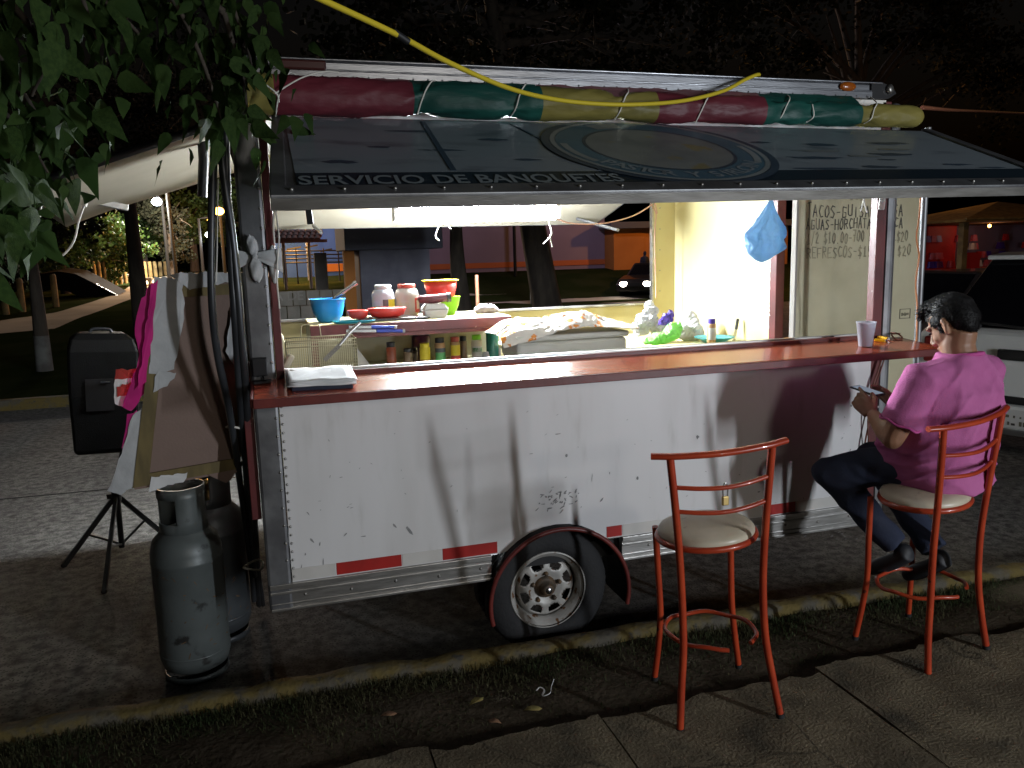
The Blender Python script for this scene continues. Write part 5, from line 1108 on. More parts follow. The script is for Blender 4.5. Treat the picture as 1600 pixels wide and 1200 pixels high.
torn('magenta_paper', [(-.14,.62),(-.06,.60),(-.05,.74),(-.16,.78)], 'magenta', -.008, seed=19)
torn('poster_edge', [(-.34,.44),(-.12,.42),(-.14,.60),(-.30,.56)], 'label_white', .02, seed=21); torn('poster_edge', [(-.33,.40),(-.13,.40),(-.13,.44),(-.32,.45)], 'label_red', .012, seed=22); torn('poster_edge', [(-.30,.48),(-.15,.47),(-.15,.53),(-.28,.53)], 'label_red', .014, seed=23)
# loudspeaker on its tripod
spc = py(160, 612, 2.05); sp_ = thing('loudspeaker', 'big black loudspeaker on a tripod stand behind the torn board', 'speaker', py(160, 705, 2.05))
b = MB(); rotS = Matrix.Rotation(R(14), 3, 'Z') @ Matrix.Rotation(R(4), 3, 'Y')
sec = []
for z, w, d0, d1 in ((-.36,.15,-.14,.15),(-.34,.17,-.16,.17),(.0,.188,-.18,.18),(.26,.188,-.18,.17),(.33,.17,-.16,.15),(.365,.13,-.11,.10)):
    sec.append([spc+rotS @ V(p) for p in ((-w,d0,z),(w,d0,z),(w*.96,d1*.4,z),(w*.6,d1,z),(-w*.6,d1,z),(-w*.96,d1*.4,z))])
vs = [p for q in sec for p in q]
b.add(vs, [(i*6+k, i*6+(k+1) % 6, (i+1)*6+(k+1) % 6, (i+1)*6+k) for i in range(5) for k in range(6)]+[tuple(range(6))[::-1], tuple(range(30,36))]); b.build('cabinet', M['speaker'], sp_, bevel=.025)
b = MB(); 
b.hexa([spc+rotS @ V(p) for p in ((-.10,-.183,-.09),(.05,-.183,-.09),(.05,-.176,-.09),(-.10,-.176,-.09))], [spc+rotS @ V(p) for p in ((-.10,-.185,.10),(.05,-.185,.10),(.05,-.178,.10),(-.10,-.178,.10))]); b.build('back_panel', M['black_metal'], sp_)
b = MB(); b.tube(bez([spc+rotS @ V(p) for p in ((-.06,-.02,.366),(-.04,-.02,.385),(.04,-.02,.385),(.06,-.02,.366))], 5), .010, 8); b.build('handle', M['hose'], sp_); b = MB(); b.tube([spc+rotS @ V((-.02,-.195,.08)), spc+rotS @ V((.03,-.195,.08))], .008, 6); b.build('handle', M['hose'], sp_)
b = MB(); b.hexa([spc+rotS @ V(p) for p in ((.15,-.10,.10),(.184,-.10,.10),(.184,.06,.10),(.15,.06,.10))], [spc+rotS @ V(p) for p in ((.15,-.08,.22),(.186,-.08,.22),(.186,.05,.22),(.15,.05,.22))]); b.build('horn', M['pole_metal'], sp_, bevel=.01)
tpb = V((-1.03, 2.15, 0)); tpd = thing('tripod_stand', 'black folding tripod stand carrying the loudspeaker', 'stand', tpb)
b = MB(); top = V((spc.x+.08, 2.1, spc.z-.35)); b.tube([tpb+V((0,0,.05)), V((tpb.x+.01, 2.13, .45)), top], .018, 10); b.build('pole', M['black_metal'], tpd)
b = MB(); b.tube([tpb+V((0,0,.36)), tpb+V((.002,0,.43))], .03, 10); b.bar(tpb+V((-.05,-.02,.40)), tpb+V((-.02,-.02,.40)), .02, .03); b.build('collar', M['black_metal'], tpd)
for g in (pz(100,887,0), pz(163,928,0), pz(262,842,0)):
    b = MB(); b.bar(tpb+V((0,0,.40)), g+V((0,0,.012)), .022, .028); o = b.build('leg', M['black_metal'], tpd)
    b = MB(); b.tube([tpb+V((0,0,.07)), (tpb+V((0,0,.40))).lerp(g, .55)], .008, 6); b.build('brace', M['black_metal'], tpd)
    b = MB(); b.ball(g+V((0,0,.014)), .018, .018, .014, 8, 5); b.build('rubber_foot', M['rubber'], o)
# black hoses and folded canopy tubes hanging from the end flap
def run(pts, Y0, Y1): 
    return [py(u, v, -.16+(Y1+.16)*max(0, (v-420)/530)**2.2) for u, v in pts]
def pole(name, lab, cat, pts, Y0, Y1, r, m, n=10, group=None, smooth=True):
    b = MB(); q = run(pts, Y0, Y1); b.tube(bez(q, 6) if smooth else q, r, n); return b.build(name, M[m], org=q[-1], label=lab, cat=cat, group=group)
pole('rubber_hose', 'black hose curving down in front of the torn board, leftmost of the bundle', 'hose', ((337,186),(334,250),(331,330),(330,430),(333,500),(341,560),(354,620),(366,690),(380,790),(392,880),(397,938)), .16, .98, .0145, 'hose')
pole('canopy_tube', 'straight grey black tube crossing from the flap to the trailer post', 'pole', ((341,188),(352,290),(364,380),(372,460),(380,560),(388,680),(398,820),(405,945)), .12, 1.0, .0165, 'pole_metal')
pole('canopy_tube', 'black tube hanging just right of the leftmost hose, with a white string beside it', 'pole', ((352,180),(354,250),(357,340),(362,430),(368,520),(376,640),(388,780),(398,900)), .17, .95, .0135, 'hose')
pole('canopy_tube', 'short rusty dark tube nearest the trailer post in the tied bundle', 'pole', ((372,520),(380,640),(390,760),(402,880),(411,945)), .40, 1.0, .0125, 'pole_metal')
pole('white_string', 'thin white string hanging along the black tubes', 'string', ((341,280),(340,330),(339,400),(338,440)), .10, .12, .0022, 'string', 5)
for v, u, lab in ((665,372,'upper'),(884,396,'lower')):
    b = MB(); p = py(u, v, .40 if v > 700 else .10); b.tube([p+V((.045*math.cos(TP*k/12), .06*math.sin(TP*k/12), .008*math.sin(k))) for k in range(12)], .005, 5, closed=True)
    b.build('tie_wire', M['string'], org=p, label=lab+' wire tie wound round the bundle of black tubes', cat='wire', group='ties round the tube bundle')

# ================================================================== BACKGROUND
def strip_ground(name, up, lo_, m, dz=.012):
    n = 24; 
    def ip(l, t):
        i = min(len(l)-2, int(t*(len(l)-1))); f = t*(len(l)-1)-i; return (l[i][0]+(l[i+1][0]-l[i][0])*f, l[i][1]+(l[i+1][1]-l[i][1])*f)
    b = MB()
    for k in range(n):
        q = [pg(*ip(up, k/n)), pg(*ip(up, (k+1)/n)), pg(*ip(lo_, (k+1)/n)), pg(*ip(lo_, k/n))]
        rows = 6; vs = []
        for j in range(rows+1):
            for e in (0, 1):
                p = q[e].lerp(q[3-e], j/rows); vs.append((p.x, p.y, gz(p.x, p.y)+dz))
        b.add(vs, [(2*j, 2*j+1, 2*j+3, 2*j+2) for j in range(rows)], True)
    return tag(b.build(name, M[m], weld=True), kind='structure')
strip_ground('path', [(-60,507),(0,502),(85,490),(140,474),(185,459),(215,441),(262,431)], [(-60,524),(0,522),(85,515),(118,500),(165,483),(205,468),(262,440)], 'path')
strip_ground('patio', [(262,430),(300,427),(345,426),(420,425)], [(262,440),(300,437),(345,436),(420,434)], 'path', .016)
strip_ground('far_pavement', [(700,462),(845,462),(945,459),(1060,456)], [(700,474),(845,476),(945,475),(1060,474)], 'path', .02)
b = MB(); b.grid(lambda u, v: (4.5+70*u, 9.2+11.0*v, .008), 10, 4); tag(b.build('far_street', M['road']), kind='structure')
# street lamps of the park
def park_lamp(u, v, D, ubase, label, m, col, power, rad, arm=0, group='lit park lamps', vis=True):
    h = py(u, v, D); gx = py(ubase, 430, D).x; g0 = V((gx, D, gz(gx, D))); t = thing('street_lamp', label, 'street lamp', g0, group)
    q = MB(); q.tube([g0, V((gx, D, h.z+rad*.5)), V((h.x, D, h.z+rad*1.15))], [.09,.07,.05], 8); q.build('pole', M['pole_dull'], t)
    q = MB(); q.ball(h, rad, rad, rad*.8, 14, 8); q.build('lamp_globe', M[m], t)
    l = point('lamp_light', h+V((0,-2.2,-.3)), power, col, rad, t); return t
OR = (1.0, .45, .10)
park_lamp(245, 315, 42, 264, 'tall park lamp with a bright white head at the left', 'lamp_white', (1.0,.93,.80), 5200, .26)
park_lamp(327, 367, 46, 336, 'lower white park lamp behind the black hoses', 'lamp_white', (.9,.96,1.0), 500, .22)
park_lamp(342, 330, 40, 352, 'largest orange park lamp behind the black tubes', 'lamp_orange', OR, 2600, .25)
park_lamp(329, 344, 44, 318, 'smaller orange park lamp left of the biggest orange one', 'lamp_orange', OR, 900, .17)
park_lamp(455, 356, 36, 446, 'orange park lamp seen through the trailer under its rear flap', 'lamp_small', OR, 700, .15)
b = MB(); g0 = py(276, 432, 40); g0.z = gz(g0.x, 40); b.tube([g0, py(262, 310, 40), py(258, 230, 40)], .085, 8); b.build('metal_pole', M['pole_dull'], org=g0, label='slim pale pole right of the tall white park lamp', cat='pole')
# stake fence beside the path
fnc = thing('stake_fence', 'row of pale wooden stakes standing beyond the lit park path', 'fence', pg(200, 440))
for k in range(19):
    u = 150+(k-4)*7.8 if k >= 4 else 10+k*26; v = 452-(u-150)*.20 if k >= 4 else 492-k*4
    p = pg(u, v); sc = (p-CAMP).length; h = sc*(38-(u-150)*.17 if k >= 4 else 44)/FPX; w = sc*(5.2 if k >= 4 else 8)/FPX
    b = MB(); b.lathe([(w*.5,-.05),(w*.52,h*.5),(w*.48,h*.96),(w*.3,h)], p, 9); b.build('stake', M['post_wood'], fnc)
# stone benches
for u, v, lab, w in ((225,447,'left stone bench at the edge of the lit path','a'),(203,441,'squat stone block bench behind the fence stakes','b')):
    p = pg(u, v); s_ = (p-CAMP).length/FPX; t = thing('stone_bench', lab, 'bench', p); q = MB(); q.box(p.x-12*s_, p.x+12*s_, p.y-.3, p.y+.3, p.z+7*s_, p.z+11*s_); q.build('seat', M['concrete'], t, bevel=.03)
    for d in (-9, 7): q = MB(); q.box(p.x+d*s_, p.x+(d+3)*s_, p.y-.28, p.y+.28, p.z, p.z+7*s_); q.build('leg', M['concrete'], t)
# dark metal slide-like ramp beside the path
b = MB(); D = pg(140,464).y; pts = [(62,428),(90,424),(118,428),(150,444),(183,462),(170,464),(125,464),(105,455),(85,452),(66,456)]
fr_ = [py(u, v, D) for u, v in pts]; b.add(fr_+[p+V((.1,1.6,.12)) for p in fr_], [tuple(range(10)), tuple(range(10,20))[::-1]]+[(i, (i+1) % 10, 10+(i+1) % 10, 10+i) for i in range(10)])
rp = thing('play_ramp', 'dark curved ramp with one pale lower edge beside the park path', 'ramp', py(120, 464, D)); b.build('ramp', M['ramp_dark'], rp)
b = MB(); b.bar(py(150,444,D-.01)+V((0,-.02,0)), py(184,462,D-.01)+V((0,-.02,0)), .04, .035); b.build('pale_edge', M['alu'], rp)
# --- trees
def leafquad(b, p, size, rnd):
    a = rnd.uniform(0, TP); t = rnd.uniform(-.9, .9); d = V((math.cos(a)*math.cos(t), math.sin(a)*math.cos(t), math.sin(t))); s_ = d.cross(V((rnd.gauss(0,1), rnd.gauss(0,1), rnd.gauss(0,1)))).normalized()*size*.36; L_ = d*size
    b.add([p, p+L_*.5+s_, p+L_, p+L_*.5-s_], [(0,1,2,3)])
def tree(name, label, base, h, lobes, nleaf, lsize, m, tr_r=.2, lean=(0,0), seed=1, group=None, limbs=7, lime=0, trunk_top=None):
    rnd = random.Random(seed); base = V(base); t = thing(name, label, 'tree', base, group)
    tt = base+V((lean[0], lean[1], h)); b = MB(); mid = base.lerp(tt, .5)+V((rnd.uniform(-.1,.1)*h*.3, 0, 0))
    b.tube(bez([base+V((0,0,-.1)), mid, tt], 6), [tr_r*(1.25-.75*k/12) for k in range(13)], 10)
    for i in range(limbs):
        c, r_ = lobes[i % len(lobes)]; e = V(c)+V((rnd.gauss(0,.35), rnd.gauss(0,.35), rnd.gauss(0,.3)))*r_; s0 = mid.lerp(tt, rnd.uniform(.5, 1)); mm = s0.lerp(e, .5)+V((0,0,.12*r_))
        b.tube(bez([s0, mm, e], 5), [tr_r*(.45-.40*k/10) for k in range(11)], 6)
        for q in range(3):
            s1 = s0.lerp(e, rnd.uniform(.4,.9)); e1 = s1+V((rnd.gauss(0,1), rnd.gauss(0,1), rnd.gauss(.2,.8)))*r_*.45; b.tube([s1, s1.lerp(e1,.5)+V((0,0,.04)), e1], [tr_r*.12, tr_r*.08, tr_r*.03], 5)
    b.build('trunk', M['bark'], t)
    if lime: q = MB(); q.tube([base+V((0,0,0)), base.lerp(mid,.45)], [tr_r*1.27, tr_r*1.14], 12); q.build('limewash', M['lime'], t)
    cl = []
    for c, r_ in lobes:
        for k in range(int(7+r_*4)):
            d = V((rnd.gauss(0,1), rnd.gauss(0,1), rnd.gauss(0,.8))); d.normalize(); cl.append((V(c)+d*r_*rnd.uniform(.35,1.0), r_*rnd.uniform(.22,.42)))
    b = MB()
    for i in range(nleaf):
        c, r_ = rnd.choice(cl); d = V((rnd.gauss(0,.5), rnd.gauss(0,.5), rnd.gauss(0,.38))); leafquad(b, c+d*r_, lsize*rnd.uniform(.6,1.35), rnd)
    b.build('crown', M[m], t); return t
def lobe(u, v, D, r_): return (py(u, v, D), r_)
TG = 'park trees beyond the lit path'
def gp(u, D): p = py(u, 430, D); return V((p.x, D, gz(p.x, D)))
tree('park_tree', 'lamp lit yellow green tree beyond the path, under the end flap', gp(100,33), 2.2, [lobe(60,385,33,1.3),lobe(95,372,33,1.3),lobe(125,380,33,1.1),lobe(85,405,32,.9)], 5200, .17, 'leaf_far', .16, seed=3, group=TG)
tree('park_tree', 'bright green tree between the yellow green one and the white lamp', gp(150,37), 2.4, [lobe(160,385,37,1.1),lobe(185,375,37,1.2),lobe(170,405,37,1.0),lobe(205,385,38,1.1)], 4600, .17, 'leaf_far', .16, seed=4, group=TG)
tree('park_tree', 'tree with orange lit trunk left of the tall white lamp', gp(226,50), 3.2, [lobe(215,360,50,1.6),lobe(240,345,50,1.7),lobe(262,365,50,1.5),lobe(225,385,50,1.0)], 4200, .22, 'leaf_far', .26, seed=5, group=TG)
tree('park_tree', 'orange lit tree behind the orange lamps', gp(305,52), 3.4, [lobe(300,335,52,1.9),lobe(282,360,52,1.2),lobe(318,350,50,1.1),lobe(340,320,53,2.0),lobe(365,345,52,1.6)], 5200, .22, 'leaf_far', .24, seed=6, group=TG)
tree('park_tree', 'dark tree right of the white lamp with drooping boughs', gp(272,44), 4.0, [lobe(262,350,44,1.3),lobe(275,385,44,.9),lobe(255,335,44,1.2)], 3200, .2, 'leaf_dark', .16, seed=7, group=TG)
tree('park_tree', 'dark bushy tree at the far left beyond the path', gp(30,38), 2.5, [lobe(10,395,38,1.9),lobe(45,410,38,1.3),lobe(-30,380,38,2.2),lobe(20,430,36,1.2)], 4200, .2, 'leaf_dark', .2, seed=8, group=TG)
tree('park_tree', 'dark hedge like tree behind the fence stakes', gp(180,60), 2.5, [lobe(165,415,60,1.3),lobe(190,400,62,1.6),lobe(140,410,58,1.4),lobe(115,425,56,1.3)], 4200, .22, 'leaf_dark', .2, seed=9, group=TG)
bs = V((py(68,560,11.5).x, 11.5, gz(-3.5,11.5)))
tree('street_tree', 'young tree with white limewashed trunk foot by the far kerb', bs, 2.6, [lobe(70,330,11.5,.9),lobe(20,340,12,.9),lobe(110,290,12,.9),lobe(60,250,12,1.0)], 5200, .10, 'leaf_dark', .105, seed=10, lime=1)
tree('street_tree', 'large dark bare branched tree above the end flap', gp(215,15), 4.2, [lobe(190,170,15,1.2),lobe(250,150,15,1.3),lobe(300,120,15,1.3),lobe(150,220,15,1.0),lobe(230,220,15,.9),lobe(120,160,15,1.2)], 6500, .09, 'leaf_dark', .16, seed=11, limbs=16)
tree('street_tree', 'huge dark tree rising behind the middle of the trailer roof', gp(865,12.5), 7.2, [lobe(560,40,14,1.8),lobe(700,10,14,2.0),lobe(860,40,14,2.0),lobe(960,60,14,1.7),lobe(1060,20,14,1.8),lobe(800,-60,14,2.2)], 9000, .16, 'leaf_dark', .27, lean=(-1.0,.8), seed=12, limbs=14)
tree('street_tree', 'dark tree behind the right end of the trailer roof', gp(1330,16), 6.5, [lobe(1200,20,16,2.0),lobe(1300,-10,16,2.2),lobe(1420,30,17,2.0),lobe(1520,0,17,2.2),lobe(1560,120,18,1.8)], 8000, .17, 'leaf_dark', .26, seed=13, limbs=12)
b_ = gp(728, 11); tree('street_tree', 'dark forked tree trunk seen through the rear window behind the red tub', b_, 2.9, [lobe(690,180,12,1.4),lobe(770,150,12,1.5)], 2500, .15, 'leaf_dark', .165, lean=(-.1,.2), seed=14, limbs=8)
# leaning trunk in the middle of the rear window is the huge tree's own trunk
q = MB(); p = py(746, 470, 2.6); q.tube([V((p.x, p.y, .0)), py(745, 440, 2.6)+V((0,0,.05))], .014, 10); q.build('copper_pipe', mat('copper', (.45,.20,.12), .3, .8), org=V((p.x,p.y,0)), label='thin copper coloured pipe standing outside the rear window', cat='pipe')
# --- buildings behind
def bld(name, label, loc, cat='building'): return thing(name, label, cat, loc)
YB = 30.5
xa, xb = py(640, 380, YB).x, py(945, 380, YB).x
hl = bld('long_hall', 'long dull purple walled hall with an orange band near its foot', (xa, YB, 1.1))
q = MB(); q.box(xa-2, xb-.01, YB, YB+9, .2, 7.0); q.build('wall', M['wall_purple'], hl)
zb_ = py(700, 420, YB-.03).z; q = MB(); q.box(xa-2, xb-.012, YB-.03, YB-.002, zb_-.02, zb_+.21); q.build('painted_band', M['band_orange'], hl)
q = MB(); q.box(xa-2.4, xb+6, YB-.5, YB+9.4, 7.0, 7.2); q.build('roof', M['booth_roof'], hl)
q = MB(); 
for u in (805,): p = py(u, 420, YB-2); q.tube([V((p.x, p.y, gz(p.x, p.y))), V((p.x, p.y, 6))], .07, 8)
q.build('lamp_post', M['black_metal'], org=V((p.x, p.y, gz(p.x, p.y))), label='thin dark post in front of the purple hall wall', cat='post')
an = bld('annex', 'orange lit block wall at the right end of the purple hall', (xb, YB-1, 1.1))
zt = py(985, 357, YB-1).z
q = MB(); q.box(xb, xb+1.5, YB-1, YB+6, .5, zt); q.build('wall', M['wall_orange'], an)
q = MB(); q.box(xb+1.503, xb+9, YB-.96, YB+6, .5, zt-.005); q.build('wall', M['wall_orange'], an)
q = MB(); q.box(xb-.3, xb+9.3, YB-1.4, YB+6.2, zt+.003, zt+.28); q.build('roof', M['booth_roof'], an)
sl = V((xb+4.6, YB-7.5, 0)); sl.z = gz(sl.x, sl.y); t = thing('street_lamp', 'orange street lamp on a tall pole in front of the orange lit block', 'street lamp', sl); q = MB(); q.tube([sl, sl+V((0,0,5.6)), sl+V((0,.8,5.9))], .08, 8); q.build('pole', M['alu_dark'], t)
q = MB(); q.ball(sl+V((0,.95,5.85)), .22, .3, .1, 12, 6); q.build('lamp_head', M['alu_dark'], t); point('lamp_light', sl+V((0,1.0,5.6)), 900, OR, .15, t)
def hidden_lamp(label, p, power, col):
    g_ = V((p[0], p[1], gz(p[0], p[1]))); t = thing('street_lamp', label, 'street lamp', g_); q = MB(); q.tube([g_, V((p[0], p[1], p[2]+.1))], .07, 8); q.ball(V((p[0], p[1], p[2]+.16)), .3, .2, .08, 12, 6); q.build('pole', M['alu_dark'], t); point('lamp_light', V((p[0], p[1]-.3, p[2]-.2)), power, col, .15, t)
hidden_lamp('pale unseen lamp added to brighten the purple hall', (9.2, 24.5, 7.4), 620, (.95,.80,1.0))  # added out of view above the flap to raise the hall wall
hidden_lamp('cool unseen lamp added to bring out the blue building', (1.9, 36.5, 6.2), 260, (.75,.85,1.0))  # unseen lamp put in so the blue wall shows up
# small dark booth
YK = 11.0; x0, x1 = py(563, 420, YK).x, py(672, 420, YK).x; bo = bld('street_booth', 'closed dark grey street booth with a wide overhanging top', ((x0+x1)/2, YK, 0), 'booth')
zt = py(620, 390, YK).z; q = MB(); q.box(x0, x1, YK, YK+1.4, 0.01, zt); q.build('body', M['booth'], bo)
for k in range(9): q = MB(); z = .1+k*(zt-.12)/9; q.box(x0+.02, x1-.02, YK-.018, YK-.003, z, z+(zt-.12)/9-.012); q.build('plank', M['booth'], bo)
xr0, xr1 = py(538, 372, YK-.3).x, py(692, 372, YK-.3).x; q = MB(); q.box(xr0, xr1, YK-.3, YK+1.6, zt+.003, py(620, 356, YK-.3).z+.1); q.build('roof_box', M['booth_roof'], bo, bevel=.02)
q = MB(); q.box(x0-.25, x0-.06, YK+.3, YK+.5, .02, zt); q.build('side_pillar', M['wall_orange'], bo)
# blue lit wall with railings and a tiled canopy
YL = 40; xl0, xl1 = py(425, 400, YL).x, py(560, 400, YL).x; bb = bld('blue_building', 'blue lit building wall behind the railings', (xl0, YL, 1.0)); q = MB(); q.box(xl0-.2, xl1, YL, YL+6, .6, 5.5); q.build('wall', M['wall_blue'], bb)
q = MB(); q.box(py(505,420,YL-.05).x, xl1-.1, YL-.05, YL-.002, py(520,424,YL).z, py(520,412,YL).z); q.build('lit_plinth', M['wall_orange'], bb)
rl = thing('railing', 'dark horizontal railings in front of the blue wall', 'railing', (py(480,420,34).x, 34, 1.0))
for v in (392, 398, 404, 410): q = MB(); q.tube([py(428,v+1,34), py(545,v-1,34)], .035, 6); q.build('rail', M['black_metal'], rl)
for u in (440, 462, 505, 528, 543): p = py(u, 388, 34); q = MB(); q.tube([V((p.x, 34, gz(p.x,34))), p], .035, 6); q.build('post', M['black_metal'], rl)
for u0, u1, v in ((448,470,388),(476,496,385),(500,518,391)): q = MB(); q.bar(py(u0,v+2,35), py(u1,v-2,35), .5, .07); q.build('picnic_table', M['black_metal'], org=py((u0+u1)/2, v, 35), label={448:'left',476:'middle',500:'right'}[u0]+' slanted dark board above the railings', cat='board', group='slanted boards above the railings')
tc_ = thing('tiled_canopy', 'small canopy roof of red brown tiles at the left of the rear window', 'canopy', py(465, 378, 30))
for i in range(9):
    for j in range(3):
        a_ = py(424+i*9+j*2, 374-j*5, 30+j*.45); q = MB(); q.tube([a_, a_+V((.03,.42,.13))], [.13,.11], 7, flat=.6); q.build('tile', M['tile_roof'], tc_)
q = MB(); q.bar(py(422,378,30.1), py(511,376,30.1), .15, .12); q.build('beam', M['tile_roof'], tc_)
for u in (442, 482): p = py(u, 378, 30.3); q = MB(); q.tube([V((p.x, 30.3, gz(p.x, 30.3))), p], .06, 8); q.build('post', M['concrete'], tc_)
q = MB(); p = py(500, 395, 16); q.box(p.x-.14, p.x+.14, 15.9, 16.2, gz(p.x,16)-.1, p.z); q.build('concrete_post', M['concrete'], org=V((p.x,16,gz(p.x,16))), label='grey concrete post on the lawn behind the blue bowl', cat='post', bevel=.02)
YW = 9.4; a_, e_ = py(425, 452, YW), py(560, 452, YW); lw = thing('low_wall', 'low dark block wall with painted letters at its left end', 'wall', V((a_.x, YW, 0)))
for r_ in range(6):
    for k in range(7):
        w = (e_.x-a_.x)/6.5; x = a_.x-.4+k*w+(w/2 if r_ % 2 else 0); z = .02+r_*.23
        q = MB(); q.box(x+.008, x+w-.008, YW, YW+.16, z, z+.218); q.build('block', M['stone'], lw)
vs, fs = text_geo('A DE', .2, .01); q = MB(); p = py(428, 465, YW-.012); q.add([V((p.x+v.x, YW-.004, p.z+v.y-.05)) for v in vs], fs); q.build('lettering', M['concrete'], lw)
# --- vehicles
def car(name, label, loc, rot, body, L_=4.2, W_=1.74, H_=1.46, belt=.95, rear_rake=.35, lamps=False, plate=True, suv=0):
    t = thing(name, label, 'car', (0,0,0)); h = W_/2
    b = MB(); prof = [(0,.35),(-.02,.62),(.03,belt-.02),(.10,belt+.02),(L_-1.15,belt),(L_-.35,belt-.12),(L_-.03,belt-.30),(L_,.55),(L_-.05,.30),(L_*.9,.24),(.2,.26)]
    n = len(prof); vs = []
    rows = []
    for s, wd, dz in ((-1, h, .03), (-1, h-.07, 0), (1, h-.07, 0), (1, h, .03)):
        rows.append([(x, s*wd, z-dz if z > .6 else z+dz) for x, z in prof])
    rows = [rows[0], rows[1], rows[2], rows[3]]; b = MB()
    # outer side ring, shoulder ring, shoulder ring, outer side ring
    fl_ = [p for q in rows for p in q]
    b.add(fl_, [(r*n+i, r*n+(i+1) % n, (r+1)*n+(i+1) % n, (r+1)*n+i) for r in range(3) for i in range(n)]+[tuple(range(n)), tuple(range(3*n, 4*n))[::-1]], False)
    b.build('body', M[body], t, bevel=.035)
    xr, xf = .14, L_-1.25; tr0, tr1 = xr+rear_rake, xf-.85; hh = h-.10; ht = h-.26
    bot = [(xr,-hh,belt-.02),(xf,-hh,belt-.02),(xf,hh,belt-.02),(xr,hh,belt-.02)]; topq = [(tr0,-ht,H_),(tr1,-ht,H_),(tr1,ht,H_),(tr0,ht,H_)]
    b = MB(); b.hexa(bot, topq); b.build('cabin', M[body], t, bevel=.06)
    def face(q, m0=.08, m1=.92, n0=.10, n1=.86, off=.012, mt='car_glass', nm='window'):
        q = [V(k) for k in q]; nr = (q[1]-q[0]).cross(q[3]-q[0]).normalized()*off; f = lambda a, c: (q[0]*(1-a)+q[1]*a)*(1-c)+(q[3]*(1-a)+q[2]*a)*c
        b = MB(); c4 = [f(m0,n0), f(m1,n0), f(m1-.01,n1), f(m0+.01,n1)]; b.hexa([p-nr*.3 for p in c4], [p+nr for p in c4]); return b.build(nm, M[mt], t, bevel=.008)
    face([bot[3],bot[0],topq[0],topq[3]], .02, .98, .06, .93, nm='rear_window'); face([bot[1],bot[2],topq[2],topq[1]], nm='windscreen')
    for qs in ([bot[0],bot[1],topq[1],topq[0]], [bot[2],bot[3],topq[3],topq[2]]): face(qs, .06, .46, nm='side_window'); face(qs, .50, .92, nm='side_window')
    for x in (.78, L_-.82):
        for s in (-1, 1):
            c = V((x, s*(h-.10), .31)); w = MB(); w.lathe([(.0001,.03),(.18,.04),(.2,.09),(.27,.10),(.31,.06),(.31,-.06),(.27,-.10)], c, 22, axis=(0,s,0)); o = w.build('wheel', M['tyre'], t)
            w = MB(); w.lathe([(.0001,.085),(.05,.09),(.17,.075),(.19,.095)], c, 22, axis=(0,s,0), caps=False); w.build('rim', M['steel_worn'], o)
    b = MB(); b.box(-.07, .04, -h+.04, h-.04, .36, .56); b.build('rear_bumper', M[body], t, bevel=.03)
    b = MB(); b.box(-.035, -.0, -h+.1, h-.1, .565, .625); b.build('trim_strip', M['black'], t)
    for s in (-1, 1): b = MB(); b.box(-.03, .06, s*h-s*.08, s*h-s*.27, belt-.28, belt-.06); b.build('tail_light', M['tail'], t, bevel=.02)
    b = MB(); b.box(-.035, -.0, -.12, .20, belt-.21, belt-.125); b.build('tailgate_handle', M['black'], t, bevel=.015)
    if plate:
        b = MB(); b.box(-.082, -.072, -.16, .16, .385, .53); p_ = b.build('number_plate', M['plate'], t); b = MB(); rnd = random.Random(5)
        for row in (0, 1):
            for k in range(6): y = -.125+k*.043+rnd.uniform(-.005,.005); b.box(-.0845, -.0825, y, y+rnd.uniform(.010,.030), .405+row*.06, .42+row*.06+rnd.uniform(.0,.022))
        b.build('plate_mark', M['ink'], p_)
    for s in (-1, 1):
        b = MB(); b.ball((L_-.03, s*(h-.30), belt-.30), .06, .17, .10, 12, 7); b.build('headlight', M['headlight' if lamps else 'car_glass'], t)
    b = MB(); b.box(L_-.06, L_+.005, -.38, .38, belt-.38, belt-.24); b.build('grille', M['black'], t)
    if suv:   # wiper and spoiler
        b = MB(); b.bar((.10,-.05,belt+.03), (.135,.42,belt+.06), .03, .02); b.ball((.085,.42,belt+.04), .02,.04,.03, 8, 5); b.build('rear_wiper', M['black'], t)
        b = MB(); b.hexa([(tr0-.10,-ht,H_-.045),(tr0+.2,-ht,H_-.02),(tr0+.2,ht,H_-.02),(tr0-.10,ht,H_-.045)], [(tr0-.10,-ht,H_-.005),(tr0+.2,-ht,H_+.02),(tr0+.2,ht,H_+.02),(tr0-.10,ht,H_-.005)]); b.build('spoiler', M[body], t, bevel=.015)
    t.location = loc; t.rotation_euler = (0,0,R(rot)); return t
car('parked_car', 'white hatchback parked with its dark rear window behind the seated man', (5.62, 1.45, 0), 17, 'car_white', 4.2, 1.76, 1.73, 1.12, .55, suv=1)
car('parked_car', 'dark parked car half hidden behind the white hatchback', (8.2, 5.6, 0), 0, 'car_dark', 4.3, 1.74, 1.46, .95, .6)
hp = pg(988, 468); car('moving_car', 'dark car with both headlights lit, seen through the rear window', (hp.x+2.6, hp.y+3.2, gz(hp.x, hp.y)), 232, 'car_black', 4.0, 1.5, 1.35, .88, .4, lamps=True, plate=False)
